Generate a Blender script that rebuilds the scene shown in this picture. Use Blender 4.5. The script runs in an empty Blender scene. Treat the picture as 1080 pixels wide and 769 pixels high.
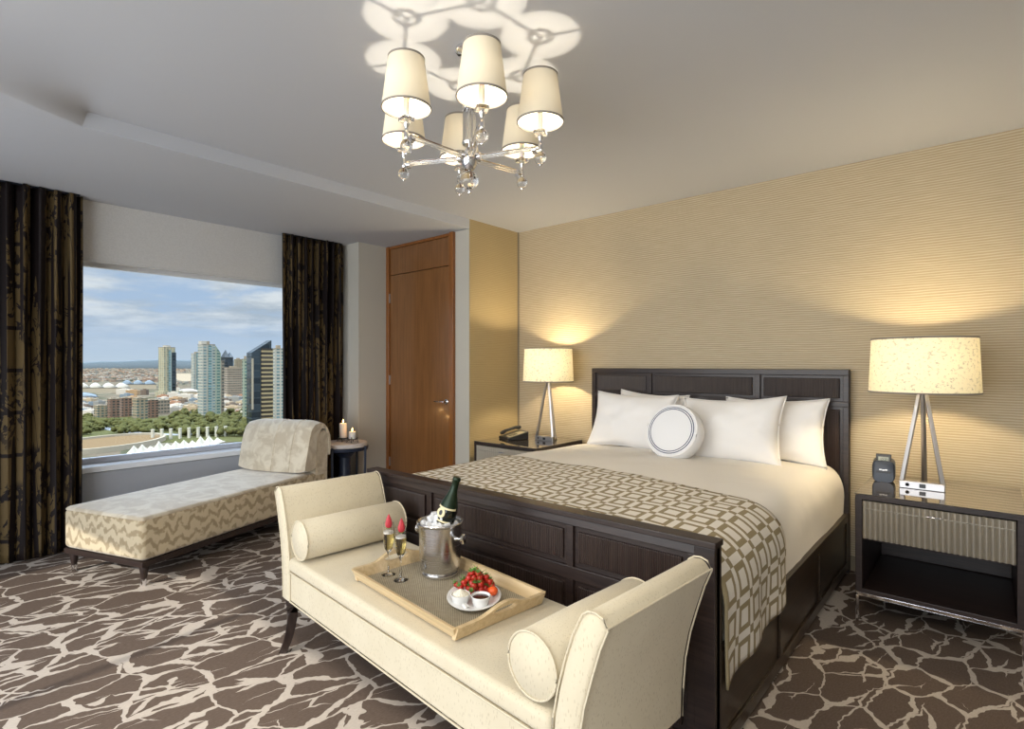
import bpy, bmesh, math, random
from mathutils import Vector, Matrix, noise as mnoise
random.seed(7)
PI = math.pi
D = bpy.data
COL = bpy.context.scene.collection
def R(d): return math.radians(d)
YAW = math.atan(500/574.5)      # camera looks this far to the left of the headboard wall's normal
CAMH = 1.42
LOWC, HIGHC = 2.72, 2.81
E_CH, E_LAMP, E_SUN, SKY, SKY_HI, E_FILL, E_SPOT, EXPO = 3.6, 105., 2.9, 1.0, 11., 180., 54., .14

# ------------------------------------------------------------------ materials
def lin(c):
    return tuple(((v/12.92) if v <= .04045 else ((v+.055)/1.055)**2.4) for v in c)
def hexc(h):
    return lin(tuple(int(h[i:i+2], 16)/255 for i in (0, 2, 4)))
class Mat:
    def __init__(s, name, col=(.8, .8, .8), rough=.5, metal=0., spec=.5, **kw):
        if isinstance(col, str): col = hexc(col)
        s.m = D.materials.new(name); s.m.use_nodes = True
        s.nt = s.m.node_tree; s.n = s.nt.nodes; s.l = s.nt.links
        s.b = s.n['Principled BSDF']
        s.set('Base Color', (*col, 1)); s.set('Roughness', rough); s.set('Metallic', metal)
        s.set('Specular IOR Level', spec)
        for k, v in kw.items(): s.set(k.replace('_', ' '), v)
    def set(s, k, v):
        if isinstance(v, bpy.types.NodeSocket): s.l.new(v, s.b.inputs[k])
        else: s.b.inputs[k].default_value = v
    def _in(s, sock, v):
        if isinstance(v, bpy.types.NodeSocket): s.l.new(v, sock)
        else:
            if isinstance(v, tuple) and len(v) == 3 and sock.type == 'RGBA': v = (*v, 1)
            sock.default_value = v
    def math(s, op, a, b=0., c=None, clamp=False):
        n = s.n.new('ShaderNodeMath'); n.operation = op; n.use_clamp = clamp
        s._in(n.inputs[0], a); s._in(n.inputs[1], b)
        if c is not None: s._in(n.inputs[2], c)
        return n.outputs[0]
    def mix(s, f, a, b, blend='MIX'):
        if isinstance(a, str): a = hexc(a)
        if isinstance(b, str): b = hexc(b)
        n = s.n.new('ShaderNodeMix'); n.data_type = 'RGBA'; n.blend_type = blend
        s._in(n.inputs[0], f); s._in(n.inputs[6], a); s._in(n.inputs[7], b)
        return n.outputs[2]
    def co(s, which='Object'): return s.n.new('ShaderNodeTexCoord').outputs[which]
    def mp(s, v, scale=(1, 1, 1), rot=(0, 0, 0), loc=(0, 0, 0)):
        n = s.n.new('ShaderNodeMapping'); s._in(n.inputs[0], v)
        n.inputs[1].default_value = loc; n.inputs[2].default_value = rot; n.inputs[3].default_value = scale
        return n.outputs[0]
    def sep(s, v):
        n = s.n.new('ShaderNodeSeparateXYZ'); s._in(n.inputs[0], v); return n.outputs
    def comb(s, x, y, z):
        n = s.n.new('ShaderNodeCombineXYZ')
        for i, v in enumerate((x, y, z)): s._in(n.inputs[i], v)
        return n.outputs[0]
    def noise(s, v, scale=5., detail=2., rough=.5, dist=0., color=False):
        n = s.n.new('ShaderNodeTexNoise'); s._in(n.inputs['Vector'], v)
        n.inputs['Scale'].default_value = scale; n.inputs['Detail'].default_value = detail
        n.inputs['Roughness'].default_value = rough; n.inputs['Distortion'].default_value = dist
        return n.outputs[1 if color else 0]
    def vor(s, v, scale=5., feature='DISTANCE_TO_EDGE', rand=1., out='Distance'):
        n = s.n.new('ShaderNodeTexVoronoi'); n.feature = feature; s._in(n.inputs['Vector'], v)
        n.inputs['Scale'].default_value = scale; n.inputs['Randomness'].default_value = rand
        return n.outputs[out]
    def ramp(s, f, stops):
        n = s.n.new('ShaderNodeValToRGB'); s._in(n.inputs[0], f)
        e = n.color_ramp.elements
        while len(e) < len(stops): e.new(.5)
        for i, (p, c) in enumerate(stops):
            if isinstance(c, (int, float)): c = (c, c, c)
            if isinstance(c, str): c = hexc(c)
            e[i].position = p; e[i].color = (*c, 1)
        return n.outputs[0]
    def vadd(s, a, b, op='ADD'):
        n = s.n.new('ShaderNodeVectorMath'); n.operation = op
        s._in(n.inputs[0], a); s._in(n.inputs[1], b); return n.outputs[0]
    def bump(s, h, strength=.3, dist=.01):
        n = s.n.new('ShaderNodeBump'); n.inputs['Strength'].default_value = strength
        n.inputs['Distance'].default_value = dist; s._in(n.inputs['Height'], h)
        s.l.new(n.outputs[0], s.b.inputs['Normal'])
    def ss(s, x, lo, hi):           # smoothstep
        n = s.n.new('ShaderNodeMapRange'); n.interpolation_type = 'SMOOTHSTEP'
        s._in(n.inputs[0], x); n.inputs[1].default_value = lo; n.inputs[2].default_value = hi
        return n.outputs[0]

def fabric(name, c1, c2, scale=60., rough=.9, bump=.25, stretch=(1, 1, 1), sheen=.3):
    m = Mat(name, c1, rough, spec=.15)
    v = m.mp(m.co(), stretch)
    n1 = m.noise(v, scale, 3.)
    m.set('Base Color', m.mix(m.ss(n1, .35, .65), c1, c2))
    m.set('Sheen Weight', sheen)
    m.bump(m.noise(v, scale*4, 2.), bump, .003)
    return m
def wood(name, c1, c2, axis=2, rough=.35, scale=1., coat=0., bump=.06):
    m = Mat(name, c1, rough)
    sc = [28*scale]*3; sc[axis] = 1.2*scale
    v = m.mp(m.co(), tuple(sc))
    g = m.noise(v, 2.2, 5., .62, .6)
    m.set('Base Color', m.mix(m.ss(g, .3, .7), c1, c2))
    m.set('Coat Weight', coat); m.set('Coat Roughness', .12)
    if bump: m.bump(g, bump, .004)
    return m
M = {}
# ---- room shell
m = Mat('ceiling_paint', (.53, .545, .58), .85, spec=.2); m.bump(m.noise(m.co(), 90., 2.), .05, .002); M['ceiling'] = m
m = Mat('grey_wall_paint', (.50, .475, .415), .8, spec=.2); m.bump(m.noise(m.co(), 120., 2.), .05, .002); M['greywall'] = m
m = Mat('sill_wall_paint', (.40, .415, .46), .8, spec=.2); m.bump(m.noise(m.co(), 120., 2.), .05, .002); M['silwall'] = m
def wallcover(name, c1, c2, strength):
    m = Mat(name, c1, .62, spec=.35)
    x, y, z = m.sep(m.co())
    wob = m.noise(m.comb(m.math('MULTIPLY', m.math('ADD', x, y), 1.6), 0., m.math('MULTIPLY', z, 5.)), 1.5, 3.)
    ph = m.math('ADD', m.math('MULTIPLY', z, 62*2*PI), m.math('MULTIPLY', wob, 9.))
    s = m.math('SINE', ph)
    fib = m.noise(m.comb(m.math('MULTIPLY', m.math('ADD', x, y), 3.), 0., m.math('MULTIPLY', z, 110.)), 2., 4., .7)
    h = m.math('ADD', m.math('MULTIPLY', s, .25), fib)
    m.set('Base Color', m.mix(m.ss(h, .2, .95), c1, c2))
    m.bump(h, strength, .004)
    return m
M['wallcover'] = wallcover('ribbed_grasscloth', (.38, .305, .19), (.57, .485, .35), .36)
M['wallcover_smooth'] = wallcover('fine_grasscloth', (.40, .31, .165), (.48, .385, .22), .12)
# carpet
m = Mat('patterned_carpet', (.1, .08, .06), .95, spec=.05)
v = m.mp(m.co(), rot=(0, 0, R(14)))
wv = m.vadd(v, m.vadd(m.noise(v, 3.2, 2., color=True), (.5, .5, .5), 'SUBTRACT'), 'ADD')
dn = m.n.new('ShaderNodeVectorMath'); dn.operation = 'SCALE'
m.l.new(m.vadd(m.noise(v, 5.5, 3., .6, color=True), (.5, .5, .5), 'SUBTRACT'), dn.inputs[0]); dn.inputs[3].default_value = .10
v2 = m.vadd(v, dn.outputs[0])
e1 = m.vor(m.mp(v2, (5.8, 3.3, 1)), 1., rand=.8)
e2 = m.vor(m.mp(v2, (8.0, 2.4, 1), loc=(3.3, 1.7, 0)), 1., rand=.9)
thick = m.math('MULTIPLY', m.ss(m.noise(v, 8., 2.), .40, .72), .060)
l1 = m.math('LESS_THAN', e1, m.math('ADD', thick, .018))
l2 = m.math('LESS_THAN', e2, m.math('MULTIPLY', m.ss(m.noise(v, 2.6, 2.), .47, .60), .04))
pat = m.math('MAXIMUM', l1, l2)
fuzz = m.noise(m.mp(v, (180, 60, 1)), 1., 2.)
brown = m.mix(fuzz, (.085, .062, .050), (.16, .122, .100))
cream = m.mix(fuzz, (.40, .35, .305), (.58, .52, .465))
m.set('Base Color', m.mix(pat, brown, cream))
m.bump(m.math('ADD', fuzz, m.math('MULTIPLY', pat, .8)), .4, .004)
M['carpet'] = m
# ---- woods
M['espresso'] = wood('espresso_wood', (.016, .009, .008), (.034, .020, .016), 0, .42, 1., .08)
M['espresso_v'] = wood('espresso_wood_upright', (.016, .009, .008), (.034, .020, .016), 2, .42, 1., .08)
M['espresso_y'] = wood('espresso_wood_side', (.018, .010, .006), (.042, .026, .014), 1, .34, 1., .15)
M['door_leaf'] = wood('door_veneer', (.17, .072, .024), (.235, .105, .036), 2, .30, .6, .5, .03)
M['door_frame'] = wood('door_frame_wood', (.20, .070, .014), (.27, .10, .022), 2, .3, .7, .25, .03)
M['tray_wood'] = wood('blond_tray_wood', (.56, .41, .22), (.70, .54, .32), 0, .35, .8, .2, .03)
def reeded(name, axis, pitch, c1, c2, rough, metal=0.):
    m = Mat(name, c1, rough, metal)
    o = m.sep(m.co())
    w = m.math('SINE', m.math('MULTIPLY', o[axis], 2*PI/pitch))
    g = m.noise(m.mp(m.co(), (60, 60, 3)), 1.5, 3.)
    m.set('Base Color', m.mix(m.ss(m.math('ADD', m.math('MULTIPLY', w, .3), g), .2, .9), c1, c2))
    m.bump(w, .5, .003)
    return m
M['reed'] = reeded('reeded_panel', 0, .009, (.016, .009, .008), (.050, .032, .026), .33)
# ---- metals, glass
M['chrome'] = Mat('polished_chrome', (.78, .78, .80), .10, 1.)
M['steel'] = Mat('brushed_nickel', (.46, .44, .43), .36, 1.)
m = Mat('brushed_steel', (.62, .61, .60), .25, 1.); g = m.noise(m.mp(m.co(), (3, 3, 260)), 2., 3.); m.set('Roughness', m.math('ADD', m.math('MULTIPLY', g, .2), .14)); m.bump(g, .06, .001); M['bucket'] = m
M['drawer'] = Mat('fluted_silver_front', (.46, .42, .35), .33, .75)
M['darkmetal'] = Mat('dark_iron', (.03, .035, .05), .4, .8)
M['glass'] = Mat('clear_glass', (1, 1, 1), .0, 0., IOR=1.47, Transmission_Weight=1.)
M['crystal'] = Mat('cut_crystal', (1, 1, 1), .02, 0., IOR=1.52, Transmission_Weight=1.)
M['ice'] = Mat('ice', (.97, .98, 1), .18, 0., IOR=1.3, Transmission_Weight=.25)
M['wine'] = Mat('champagne', (.95, .84, .42), .0, 0., IOR=1.33, Transmission_Weight=1.)
M['foam'] = Mat('champagne_foam', (.95, .90, .80), .8)
def pane(name):
    m = D.materials.new(name); m.use_nodes = True; nt = m.node_tree; nt.nodes.clear()
    o = nt.nodes.new('ShaderNodeOutputMaterial'); t = nt.nodes.new('ShaderNodeBsdfTransparent'); t.inputs[0].default_value = (.97, .985, .98, 1)
    g = nt.nodes.new('ShaderNodeBsdfGlossy'); g.inputs['Roughness'].default_value = .0
    x = nt.nodes.new('ShaderNodeMixShader'); f = nt.nodes.new('ShaderNodeFresnel'); f.inputs[0].default_value = 1.3
    nt.links.new(f.outputs[0], x.inputs[0]); nt.links.new(t.outputs[0], x.inputs[1]); nt.links.new(g.outputs[0], x.inputs[2])
    nt.links.new(x.outputs[0], o.inputs[0])
    class Q: pass
    q = Q(); q.m = m; return q
M['pane'] = pane('window_glass')
# ---- lampshades: really translucent cloth around a real bulb
def shade_mat(name, c, tr, fleck=False):
    m = Mat(name, c, .9, spec=.1)
    col = (*c, 1)
    t = m.n.new('ShaderNodeBsdfTranslucent'); t.inputs[0].default_value = col
    if fleck:
        n1 = m.noise(m.mp(m.co(), (1, 1, 1.2)), 55., 4., .7)
        cc = m.mix(m.ss(n1, .52, .66), c, tuple(v*.6 for v in c))
        m.l.new(cc, t.inputs[0]); m.set('Base Color', cc)
    x = m.n.new('ShaderNodeMixShader'); x.inputs[0].default_value = tr
    m.l.new(m.b.outputs[0], x.inputs[1]); m.l.new(t.outputs[0], x.inputs[2])
    m.l.new(x.outputs[0], m.n['Material Output'].inputs[0])
    return m
M['shade'] = shade_mat('linen_lampshade', (.93, .85, .62), .085, True)
M['shade_c'] = shade_mat('ivory_lampshade', (.66, .60, .48), .032)
M['shade_trim'] = Mat('grey_shade_trim', (.22, .20, .18), .8)
# ---- fabrics
m = Mat('bench_fabric', (.6, .53, .4), .85, spec=.15)
v = m.co()
fl = m.vor(m.mp(v, (150, 150, 42)), 1., 'F1', 1.)
a = m.math('ADD', .55, m.math('MULTIPLY', m.ss(fl, .12, .30), .45))
base = m.mix(m.noise(v, 7., 2.), (.62, .545, .395), (.70, .63, .48))
m.set('Base Color', m.mix(a, (.36, .28, .17), base)); m.set('Sheen Weight', .2)
m.bump(m.noise(m.mp(v, (1, 1, .5)), 260., 2.), .25, .002); M['bench'] = m
M['piping'] = Mat('bench_piping', (.60, .54, .44), .8, spec=.2)
m = Mat('chaise_velvet', (.5, .45, .35), .7, spec=.2)
v = m.co(); x, y, z = m.sep(v)
zz = m.math('ADD', z, m.math('MULTIPLY', m.noise(m.mp(v, (6, 6, 3)), 1.8, 3., .6), .16))
tri = m.math('PINGPONG', m.math('MULTIPLY', m.math('ADD', m.math('ADD', x, y), m.math('MULTIPLY', m.noise(m.mp(v, (3, 3, 9)), 1.6, 3.), .12)), 1.), .055)
w = m.math('SINE', m.math('MULTIPLY', m.math('ADD', m.math('MULTIPLY', tri, .9), zz), 2*PI/.085))
wn = m.math('ADD', w, m.math('MULTIPLY', m.math('SUBTRACT', m.noise(v, 20., 3.), .5), 4.2))
m.set('Base Color', m.mix(m.ss(wn, -.3, .9), (.60, .50, .335), (.37, .285, .17)))
m.set('Sheen Weight', .5); m.bump(m.noise(v, 150., 2.), .2, .002); M['chaise'] = m
m = Mat('crushed_velvet', (.6, .55, .44), .6, spec=.25)
v = m.co(); n1 = m.noise(m.mp(v, (1, 1, 1)), 9., 4., .6, .8)
m.set('Base Color', m.mix(m.ss(n1, .38, .62), (.56, .475, .35), (.72, .645, .51))); m.set('Sheen Weight', .6)
m.bump(n1, .25, .01); M['chaise_top'] = m
m = Mat('white_cotton', (.90, .88, .86), .8, spec=.15); m.bump(m.noise(m.co(), 5., 3., .5, .6), .25, .012); M['cotton'] = m
m = Mat('duvet_cotton', (.88, .84, .78), .8, spec=.15); m.bump(m.noise(m.co(), 3.2, 3., .5, .8), .35, .02); M['duvet'] = m
# ringed cushion face
m = Mat('ringed_cotton', (.85, .85, .85), .8, spec=.15)
x, y, z = m.sep(m.co()); rr = m.math('SQRT', m.math('ADD', m.math('MULTIPLY', x, x), m.math('MULTIPLY', z, z)))
k1 = m.math('LESS_THAN', m.math('ABSOLUTE', m.math('SUBTRACT', rr, .166)), .0028)
k2 = m.math('LESS_THAN', m.math('ABSOLUTE', m.math('SUBTRACT', rr, .153)), .0028)
front = m.math('LESS_THAN', y, 0.)
k = m.math('MULTIPLY', m.math('MAXIMUM', k1, k2), front)
m.set('Base Color', m.mix(k, (.85, .85, .86), (.035, .05, .13))); M['ringed'] = m
# runner with squares, drawn on its own cloth coordinates
m = Mat('square_patterned_runner', (.7, .65, .55), .75, spec=.2)
u, w_, _ = m.sep(m.co('UV'))
P = .126
def cell(off):
    a = m.math('ABSOLUTE', m.math('SUBTRACT', m.math('FRACT', m.math('ADD', m.math('DIVIDE', u, P), off[0])), .5))
    b = m.math('ABSOLUTE', m.math('SUBTRACT', m.math('FRACT', m.math('ADD', m.math('DIVIDE', w_, P), off[1])), .5))
    return m.math('MAXIMUM', a, b)
A = cell((0, 0)); A2 = cell((.5, .5))
ring = m.math('MULTIPLY', m.math('LESS_THAN', A, .385), m.math('GREATER_THAN', A, .225))
# rings sit on a checkerboard; small solid squares between them
ring2 = m.math('MULTIPLY', m.math('LESS_THAN', A, .10), 1.)
sm = m.math('LESS_THAN', A2, .12)
edge = m.math('LESS_THAN', m.math('ABSOLUTE', m.math('SUBTRACT', w_, 0.)), .018)
pt = m.math('MAXIMUM', m.math('MAXIMUM', ring, sm), edge)
wv = m.noise(m.mp(m.co('UV'), (1, 1, 1)), 300., 2.)
m.set('Base Color', m.mix(pt, m.mix(wv, (.74, .69, .61), (.86, .81, .74)), m.mix(wv, (.26, .205, .115), (.38, .31, .19))))
m.bump(m.math('ADD', wv, pt), .3, .002); M['runner'] = m
# curtain
m = Mat('bamboo_print_curtain', (.02, .015, .01), .65, spec=.25)
u, w_, _ = m.sep(m.co('UV'))
uv = m.comb(u, w_, 0.)
st = m.noise(m.comb(m.math('MULTIPLY', u, 17.), m.math('MULTIPLY', w_, .55), 0.), 1., 1.)
seg = m.math('GREATER_THAN', m.math('FRACT', m.math('ADD', m.math('MULTIPLY', w_, 3.3), m.math('MULTIPLY', m.noise(m.comb(m.math('MULTIPLY', u, 12.), 0., 0.), 1., 0.), 7.))), .09)
cane = m.math('MULTIPLY', m.math('GREATER_THAN', st, .50), seg)
lf = m.vor(m.mp(m.vadd(uv, m.noise(uv, 7., 2., color=True)), (8, 5, 1)), 1., 'F1', 1.)
leaf = m.math('LESS_THAN', m.noise(m.comb(m.math('MULTIPLY', u, 9.), m.math('MULTIPLY', w_, 5.), 0.), 1., 3., .75, 1.6), .47)
clump = m.ss(m.noise(m.comb(m.math('MULTIPLY', u, 1.5), m.math('MULTIPLY', w_, 2.2), 3.), 1., 2.), .40, .50)
gold = m.math('MULTIPLY', cane, m.math('SUBTRACT', 1., m.math('MULTIPLY', leaf, clump)))
m.set('Base Color', m.mix(gold, (.010, .006, .006), (.105, .070, .028))); M['curtain'] = m
m = Mat('woven_tray_mat', (.3, .27, .2), .8)
v = m.co(); x, y, z = m.sep(v)
w = m.math('MULTIPLY', m.math('SINE', m.math('MULTIPLY', x, 520.)), m.math('SINE', m.math('MULTIPLY', y, 700.)))
m.set('Base Color', m.mix(m.ss(m.math('ADD', w, m.math('MULTIPLY', m.noise(v, 60., 2.), .8)), -.3, .9), (.16, .13, .085), (.46, .40, .29))); m.bump(w, .3, .001); M['mat'] = m
# ---- small things
M['white'] = Mat('white_ceramic', (.85, .85, .84), .18)
M['whitepaint'] = Mat('white_paint', (.82, .84, .88), .5)
M['frame'] = Mat('window_frame_paint', (.55, .58, .66), .45)
M['frame_white'] = Mat('white_window_frame', (.92, .93, .95), .4)
M['blind'] = fabric('roller_blind_cloth', (.56, .55, .53), (.60, .59, .57), 90., .9, .1)
M['black'] = Mat('black_plastic', (.012, .013, .016), .35)
M['bluegrey'] = Mat('blue_black_plastic', (.014, .020, .034), .35)
M['lcd'] = Mat('lcd', (.28, .31, .25), .3)
M['label_cream'] = Mat('cream_label', (.70, .62, .38), .5)
M['keys'] = Mat('phone_faceplate', (.42, .36, .24), .5)
M['bottle'] = Mat('green_bottle_glass', (.003, .006, .004), .08, 0., Coat_Weight=.6)
M['foil'] = Mat('green_gold_foil', (.010, .024, .010), .38, .4)
m = Mat('strawberry_skin', (.62, .03, .015), .28); sd = m.vor(m.mp(m.co(), (1, 1, 1)), 170., 'F1'); m.set('Base Color', m.mix(m.ss(sd, .12, .3), (.50, .22, .06), (.42, .016, .010))); m.bump(sd, .4, .002); M['berry'] = m
M['tomato'] = Mat('orange_red_fruit_skin', (.80, .11, .02), .22)
M['leafgreen'] = Mat('strawberry_leaf', (.10, .22, .04), .6)
M['pink'] = Mat('cut_strawberry', (.50, .035, .05), .45)
M['cream'] = Mat('whipped_cream', (.86, .80, .66), .6)
M['sauce'] = Mat('chocolate_sauce', (.05, .008, .008), .12)
M['wax'] = Mat('white_wax', (.82, .78, .74), .5, Subsurface_Weight=.3, Subsurface_Radius=(.02, .01, .006))
m = Mat('flame', (1, .6, .2), .5); m.set('Emission Color', (1, .55, .16, 1)); m.set('Emission Strength', 14.); M['flame'] = m
m = Mat('bulb', (1, .9, .7), .5); m.set('Emission Color', (1, .80, .50, 1)); m.set('Emission Strength', 6.); M['bulb'] = m
m = Mat('pale_stone', (.66, .60, .56), .35); m.set('Base Color', m.mix(m.noise(m.co(), 12., 4.), (.56, .50, .47), (.76, .70, .66))); M['stone'] = m
M['bluedark'] = Mat('dark_blue_lacquer', (.018, .026, .05), .35)
M['skirting'] = Mat('painted_baseboard', (.22, .18, .12), .5)

# ------------------------------------------------------------------ mesh building
class B:
    def __init__(s): s.v = []; s.f = []; s.uv = None
    def add(s, vs, fs, mat=None):
        o = len(s.v)
        s.v += [tuple(mat @ Vector(p)) if mat else tuple(p) for p in vs]
        s.f += [tuple(i+o for i in f) for f in fs]; return s
    def box(s, c, d, rot=None):
        x, y, z = (t/2 for t in d)
        vs = [(i*x, j*y, k*z) for i in (-1, 1) for j in (-1, 1) for k in (-1, 1)]
        fs = [(0, 1, 3, 2), (4, 6, 7, 5), (0, 4, 5, 1), (2, 3, 7, 6), (0, 2, 6, 4), (1, 5, 7, 3)]
        mt = Matrix.Translation(c)
        if rot is not None: mt = mt @ rot
        return s.add(vs, fs, mt)
    def ex(s, x0, x1, y0, y1, z0, z1): return s.box(((x0+x1)/2, (y0+y1)/2, (z0+z1)/2), (abs(x1-x0), abs(y1-y0), abs(z1-z0)))
    def lathe(s, prof, n=32, c=(0, 0, 0), mat=None, sx=1., sy=1.):
        o = []; fs = []
        for r, z in prof:
            for k in range(n):
                a = 2*PI*k/n; o.append((r*math.cos(a)*sx, r*math.sin(a)*sy, z))
        for i in range(len(prof)-1):
            for k in range(n):
                k2 = (k+1) % n; fs.append((i*n+k, i*n+k2, (i+1)*n+k2, (i+1)*n+k))
        if prof[0][0] > 1e-6: fs.append(tuple(reversed(range(n))))
        if prof[-1][0] > 1e-6: fs.append(tuple((len(prof)-1)*n+k for k in range(n)))
        mt = Matrix.Translation(c)
        if mat is not None: mt = mt @ mat
        return s.add(o, fs, mt)
    def shell(s, prof, n=32, c=(0, 0, 0), mat=None):       # open surface of revolution
        o = []; fs = []
        for r, z in prof:
            for k in range(n):
                a = 2*PI*k/n; o.append((r*math.cos(a), r*math.sin(a), z))
        for i in range(len(prof)-1):
            for k in range(n):
                k2 = (k+1) % n; fs.append((i*n+k, i*n+k2, (i+1)*n+k2, (i+1)*n+k))
        mt = Matrix.Translation(c)
        if mat is not None: mt = mt @ mat
        return s.add(o, fs, mt)
    def tube(s, pts, r, n=10, closed=False, sx=1., caps=True):
        pts = [Vector(p) for p in pts]; N = len(pts); rings = []
        rs = r if isinstance(r, (list, tuple)) else [r]*N
        up = Vector((0, 0, 1)); o = []
        for i, p in enumerate(pts):
            if closed: t = pts[(i+1) % N]-pts[i-1]
            else: t = pts[min(i+1, N-1)]-pts[max(i-1, 0)]
            t.normalize()
            a = up.cross(t)
            if a.length < .05: a = Vector((1, 0, 0)).cross(t) if abs(t.x) < .9 else Vector((0, 1, 0)).cross(t)
            a.normalize(); b = t.cross(a)
            for k in range(n):
                an = 2*PI*k/n; o.append(p+a*(rs[i]*math.cos(an)*sx)+b*(rs[i]*math.sin(an)))
        fs = []
        for i in range(N if closed else N-1):
            j = (i+1) % N
            for k in range(n):
                k2 = (k+1) % n; fs.append((i*n+k, i*n+k2, j*n+k2, j*n+k))
        if not closed and caps: fs += [tuple(reversed(range(n))), tuple((N-1)*n+k for k in range(n))]
        return s.add(o, fs)
    def prism(s, poly, z0, z1, mat=None):                   # polygon in xy, extruded along z
        n = len(poly)
        vs = [(x, y, z0) for x, y in poly]+[(x, y, z1) for x, y in poly]
        fs = [tuple(reversed(range(n))), tuple(range(n, 2*n))]+[(k, (k+1) % n, n+(k+1) % n, n+k) for k in range(n)]
        return s.add(vs, fs, mat)
    def grid(s, rows, closed=False):                        # rows of points
        n = len(rows[0]); o = [p for r in rows for p in r]; fs = []
        for i in range(len(rows)-1):
            for k in range(n if closed else n-1):
                k2 = (k+1) % n; fs.append((i*n+k, i*n+k2, (i+1)*n+k2, (i+1)*n+k))
        return s.add(o, fs)
    def sphere(s, c, r, n=24, sc=(1, 1, 1), mat=None):
        m_ = n//2
        prof = [(math.sin(PI*i/m_), -math.cos(PI*i/m_)) for i in range(m_+1)]
        prof[0] = (1e-7, -1); prof[-1] = (1e-7, 1)
        mt = Matrix.Diagonal((r*sc[0], r*sc[1], r*sc[2], 1))
        if mat is not None: mt = mat @ mt
        return s.lathe(prof, n, c, mt)
    def obj(s, name, mat, parent=None, smooth=35, bevel=0., seg=3, sub=0, loc=None, rotz=0., uv=None, solid=0., label=None):
        me = D.meshes.new(name); me.from_pydata(s.v, [], s.f)
        bm = bmesh.new(); bm.from_mesh(me)
        bmesh.ops.remove_doubles(bm, verts=bm.verts, dist=1e-6)
        if uv is None: bmesh.ops.recalc_face_normals(bm, faces=bm.faces)
        bm.to_mesh(me); bm.free()
        if uv is not None:
            me2 = D.meshes.new(name); me2.from_pydata(s.v, [], s.f); D.meshes.remove(me); me = me2; me.name = name
            L = me.uv_layers.new(name='UVMap')
            for lp in me.loops: L.data[lp.index].uv = uv[lp.vertex_index]
        if smooth:
            me.polygons.foreach_set('use_smooth', [True]*len(me.polygons))
            if smooth < 180: me.set_sharp_from_angle(angle=R(smooth))
        o = D.objects.new(name, me); COL.objects.link(o)
        if mat is not None: me.materials.append(M[mat].m if isinstance(mat, str) else mat.m)
        if parent is not None: o.parent = parent
        if loc: o.location = loc
        if rotz: o.rotation_euler = (0, 0, rotz)
        if solid:
            md = o.modifiers.new('solid', 'SOLIDIFY'); md.thickness = solid; md.offset = 0
        if bevel:
            md = o.modifiers.new('bevel', 'BEVEL'); md.width = bevel; md.segments = seg; md.limit_method = 'ANGLE'; md.angle_limit = R(40)
        if sub:
            md = o.modifiers.new('sub', 'SUBSURF'); md.levels = sub; md.render_levels = sub
        if label: o['label'] = label
        return o
def tag(o, label, cat, group=None, kind=None):
    o['label'] = label; o['category'] = cat
    if group: o['group'] = group
    if kind: o['kind'] = kind
    return o
def thing(name, label, cat, loc=(0, 0, 0), rotz=0., group=None):
    o = D.objects.new(name, None); COL.objects.link(o); o.location = loc; o.rotation_euler = (0, 0, rotz)
    o.empty_display_size = .1
    return tag(o, label, cat, group)
def struct(o): o['kind'] = 'structure'; return o
def dup(o, loc=None, rot=None, label=None, scale=None, parent=None):
    c = o.copy(); COL.objects.link(c)
    if parent is not None: c.parent = parent
    for ch in [q for q in D.objects if q.parent == o]: dup(ch, parent=c)
    if loc is not None: c.location = loc
    if rot is not None: c.rotation_euler = rot
    if scale is not None: c.scale = scale
    if label: c['label'] = label
    return c
def rotm(ax, deg): return Matrix.Rotation(R(deg), 4, ax)

# ------------------------------------------------------------------ the room
XL, XR, YB, YF = -5.40, 1.70, -2.6, 4.38
GLX = -5.60
XC, YD, XRET = -5.02, 3.66, -3.725
struct(B().ex(XL-.3, XR+.1, YB-.1, YF+.1, -.12, 0).obj('floor', 'carpet', smooth=0))
c = B()
rows = []
for i in range(41):
    x = XRET+(XR+.1-XRET)*i/40; wd = .03+2.2*(x-XRET); row = []
    ys = [YB-.1+(YF+.1-YB+.1)*j/120 for j in range(121)]+[.73-wd*(1-k/10) for k in range(11)]; ys = [.73-2.0*(1-k/60)*wd/1.0 for k in range(61)]
    for k in range(61):
        t_ = k/60; row.append((x, max(YB-.1, .73-wd*(1-t_)) if k else YB-.1, LOWC+(HIGHC-LOWC)*(t_*t_*(3-2*t_))))
    row.append((x, YF+.1, HIGHC)); rows.append(row)
c.grid(rows)
c.ex(XRET, XR+.1, YB-.1, YF+.1, HIGHC+.02, HIGHC+.15)
c.ex(XL-.35, XRET, YB-.1, YF+.1, LOWC, LOWC+.24)
struct(c.obj('ceiling', 'ceiling', smooth=30))
struct(B().ex(XRET, XR+.1, YF, YF+.12, 0, HIGHC).obj('wall_back', 'wallcover', smooth=0))
struct(B().ex(XR, XR+.12, YB-.1, YF, 0, HIGHC).obj('wall_right', 'greywall', smooth=0))
w = B(); FW0, FW1, FZ0, FZ1 = -4.6, .9, .25, 2.45     # window added to brighten the room, unseen, in the wall behind the camera
w.ex(XL-.3, XR, YB-.12, YB, 0, FZ0); w.ex(XL-.3, XR, YB-.12, YB, FZ1, LOWC); w.ex(XL-.3, FW0, YB-.12, YB, FZ0, FZ1); w.ex(FW1, XR, YB-.12, YB, FZ0, FZ1)
struct(w.obj('wall_front', 'greywall', smooth=0))
f = B(); f.ex(FW0, FW1, YB-.09, YB-.03, FZ0, FZ0+.05); f.ex(FW0, FW1, YB-.09, YB-.03, FZ1-.05, FZ1)
for x in (FW0, (2*FW0+FW1)/3, (FW0+2*FW1)/3, FW1-.05): f.ex(x, x+.05, YB-.09, YB-.03, FZ0+.05, FZ1-.05)
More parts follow.
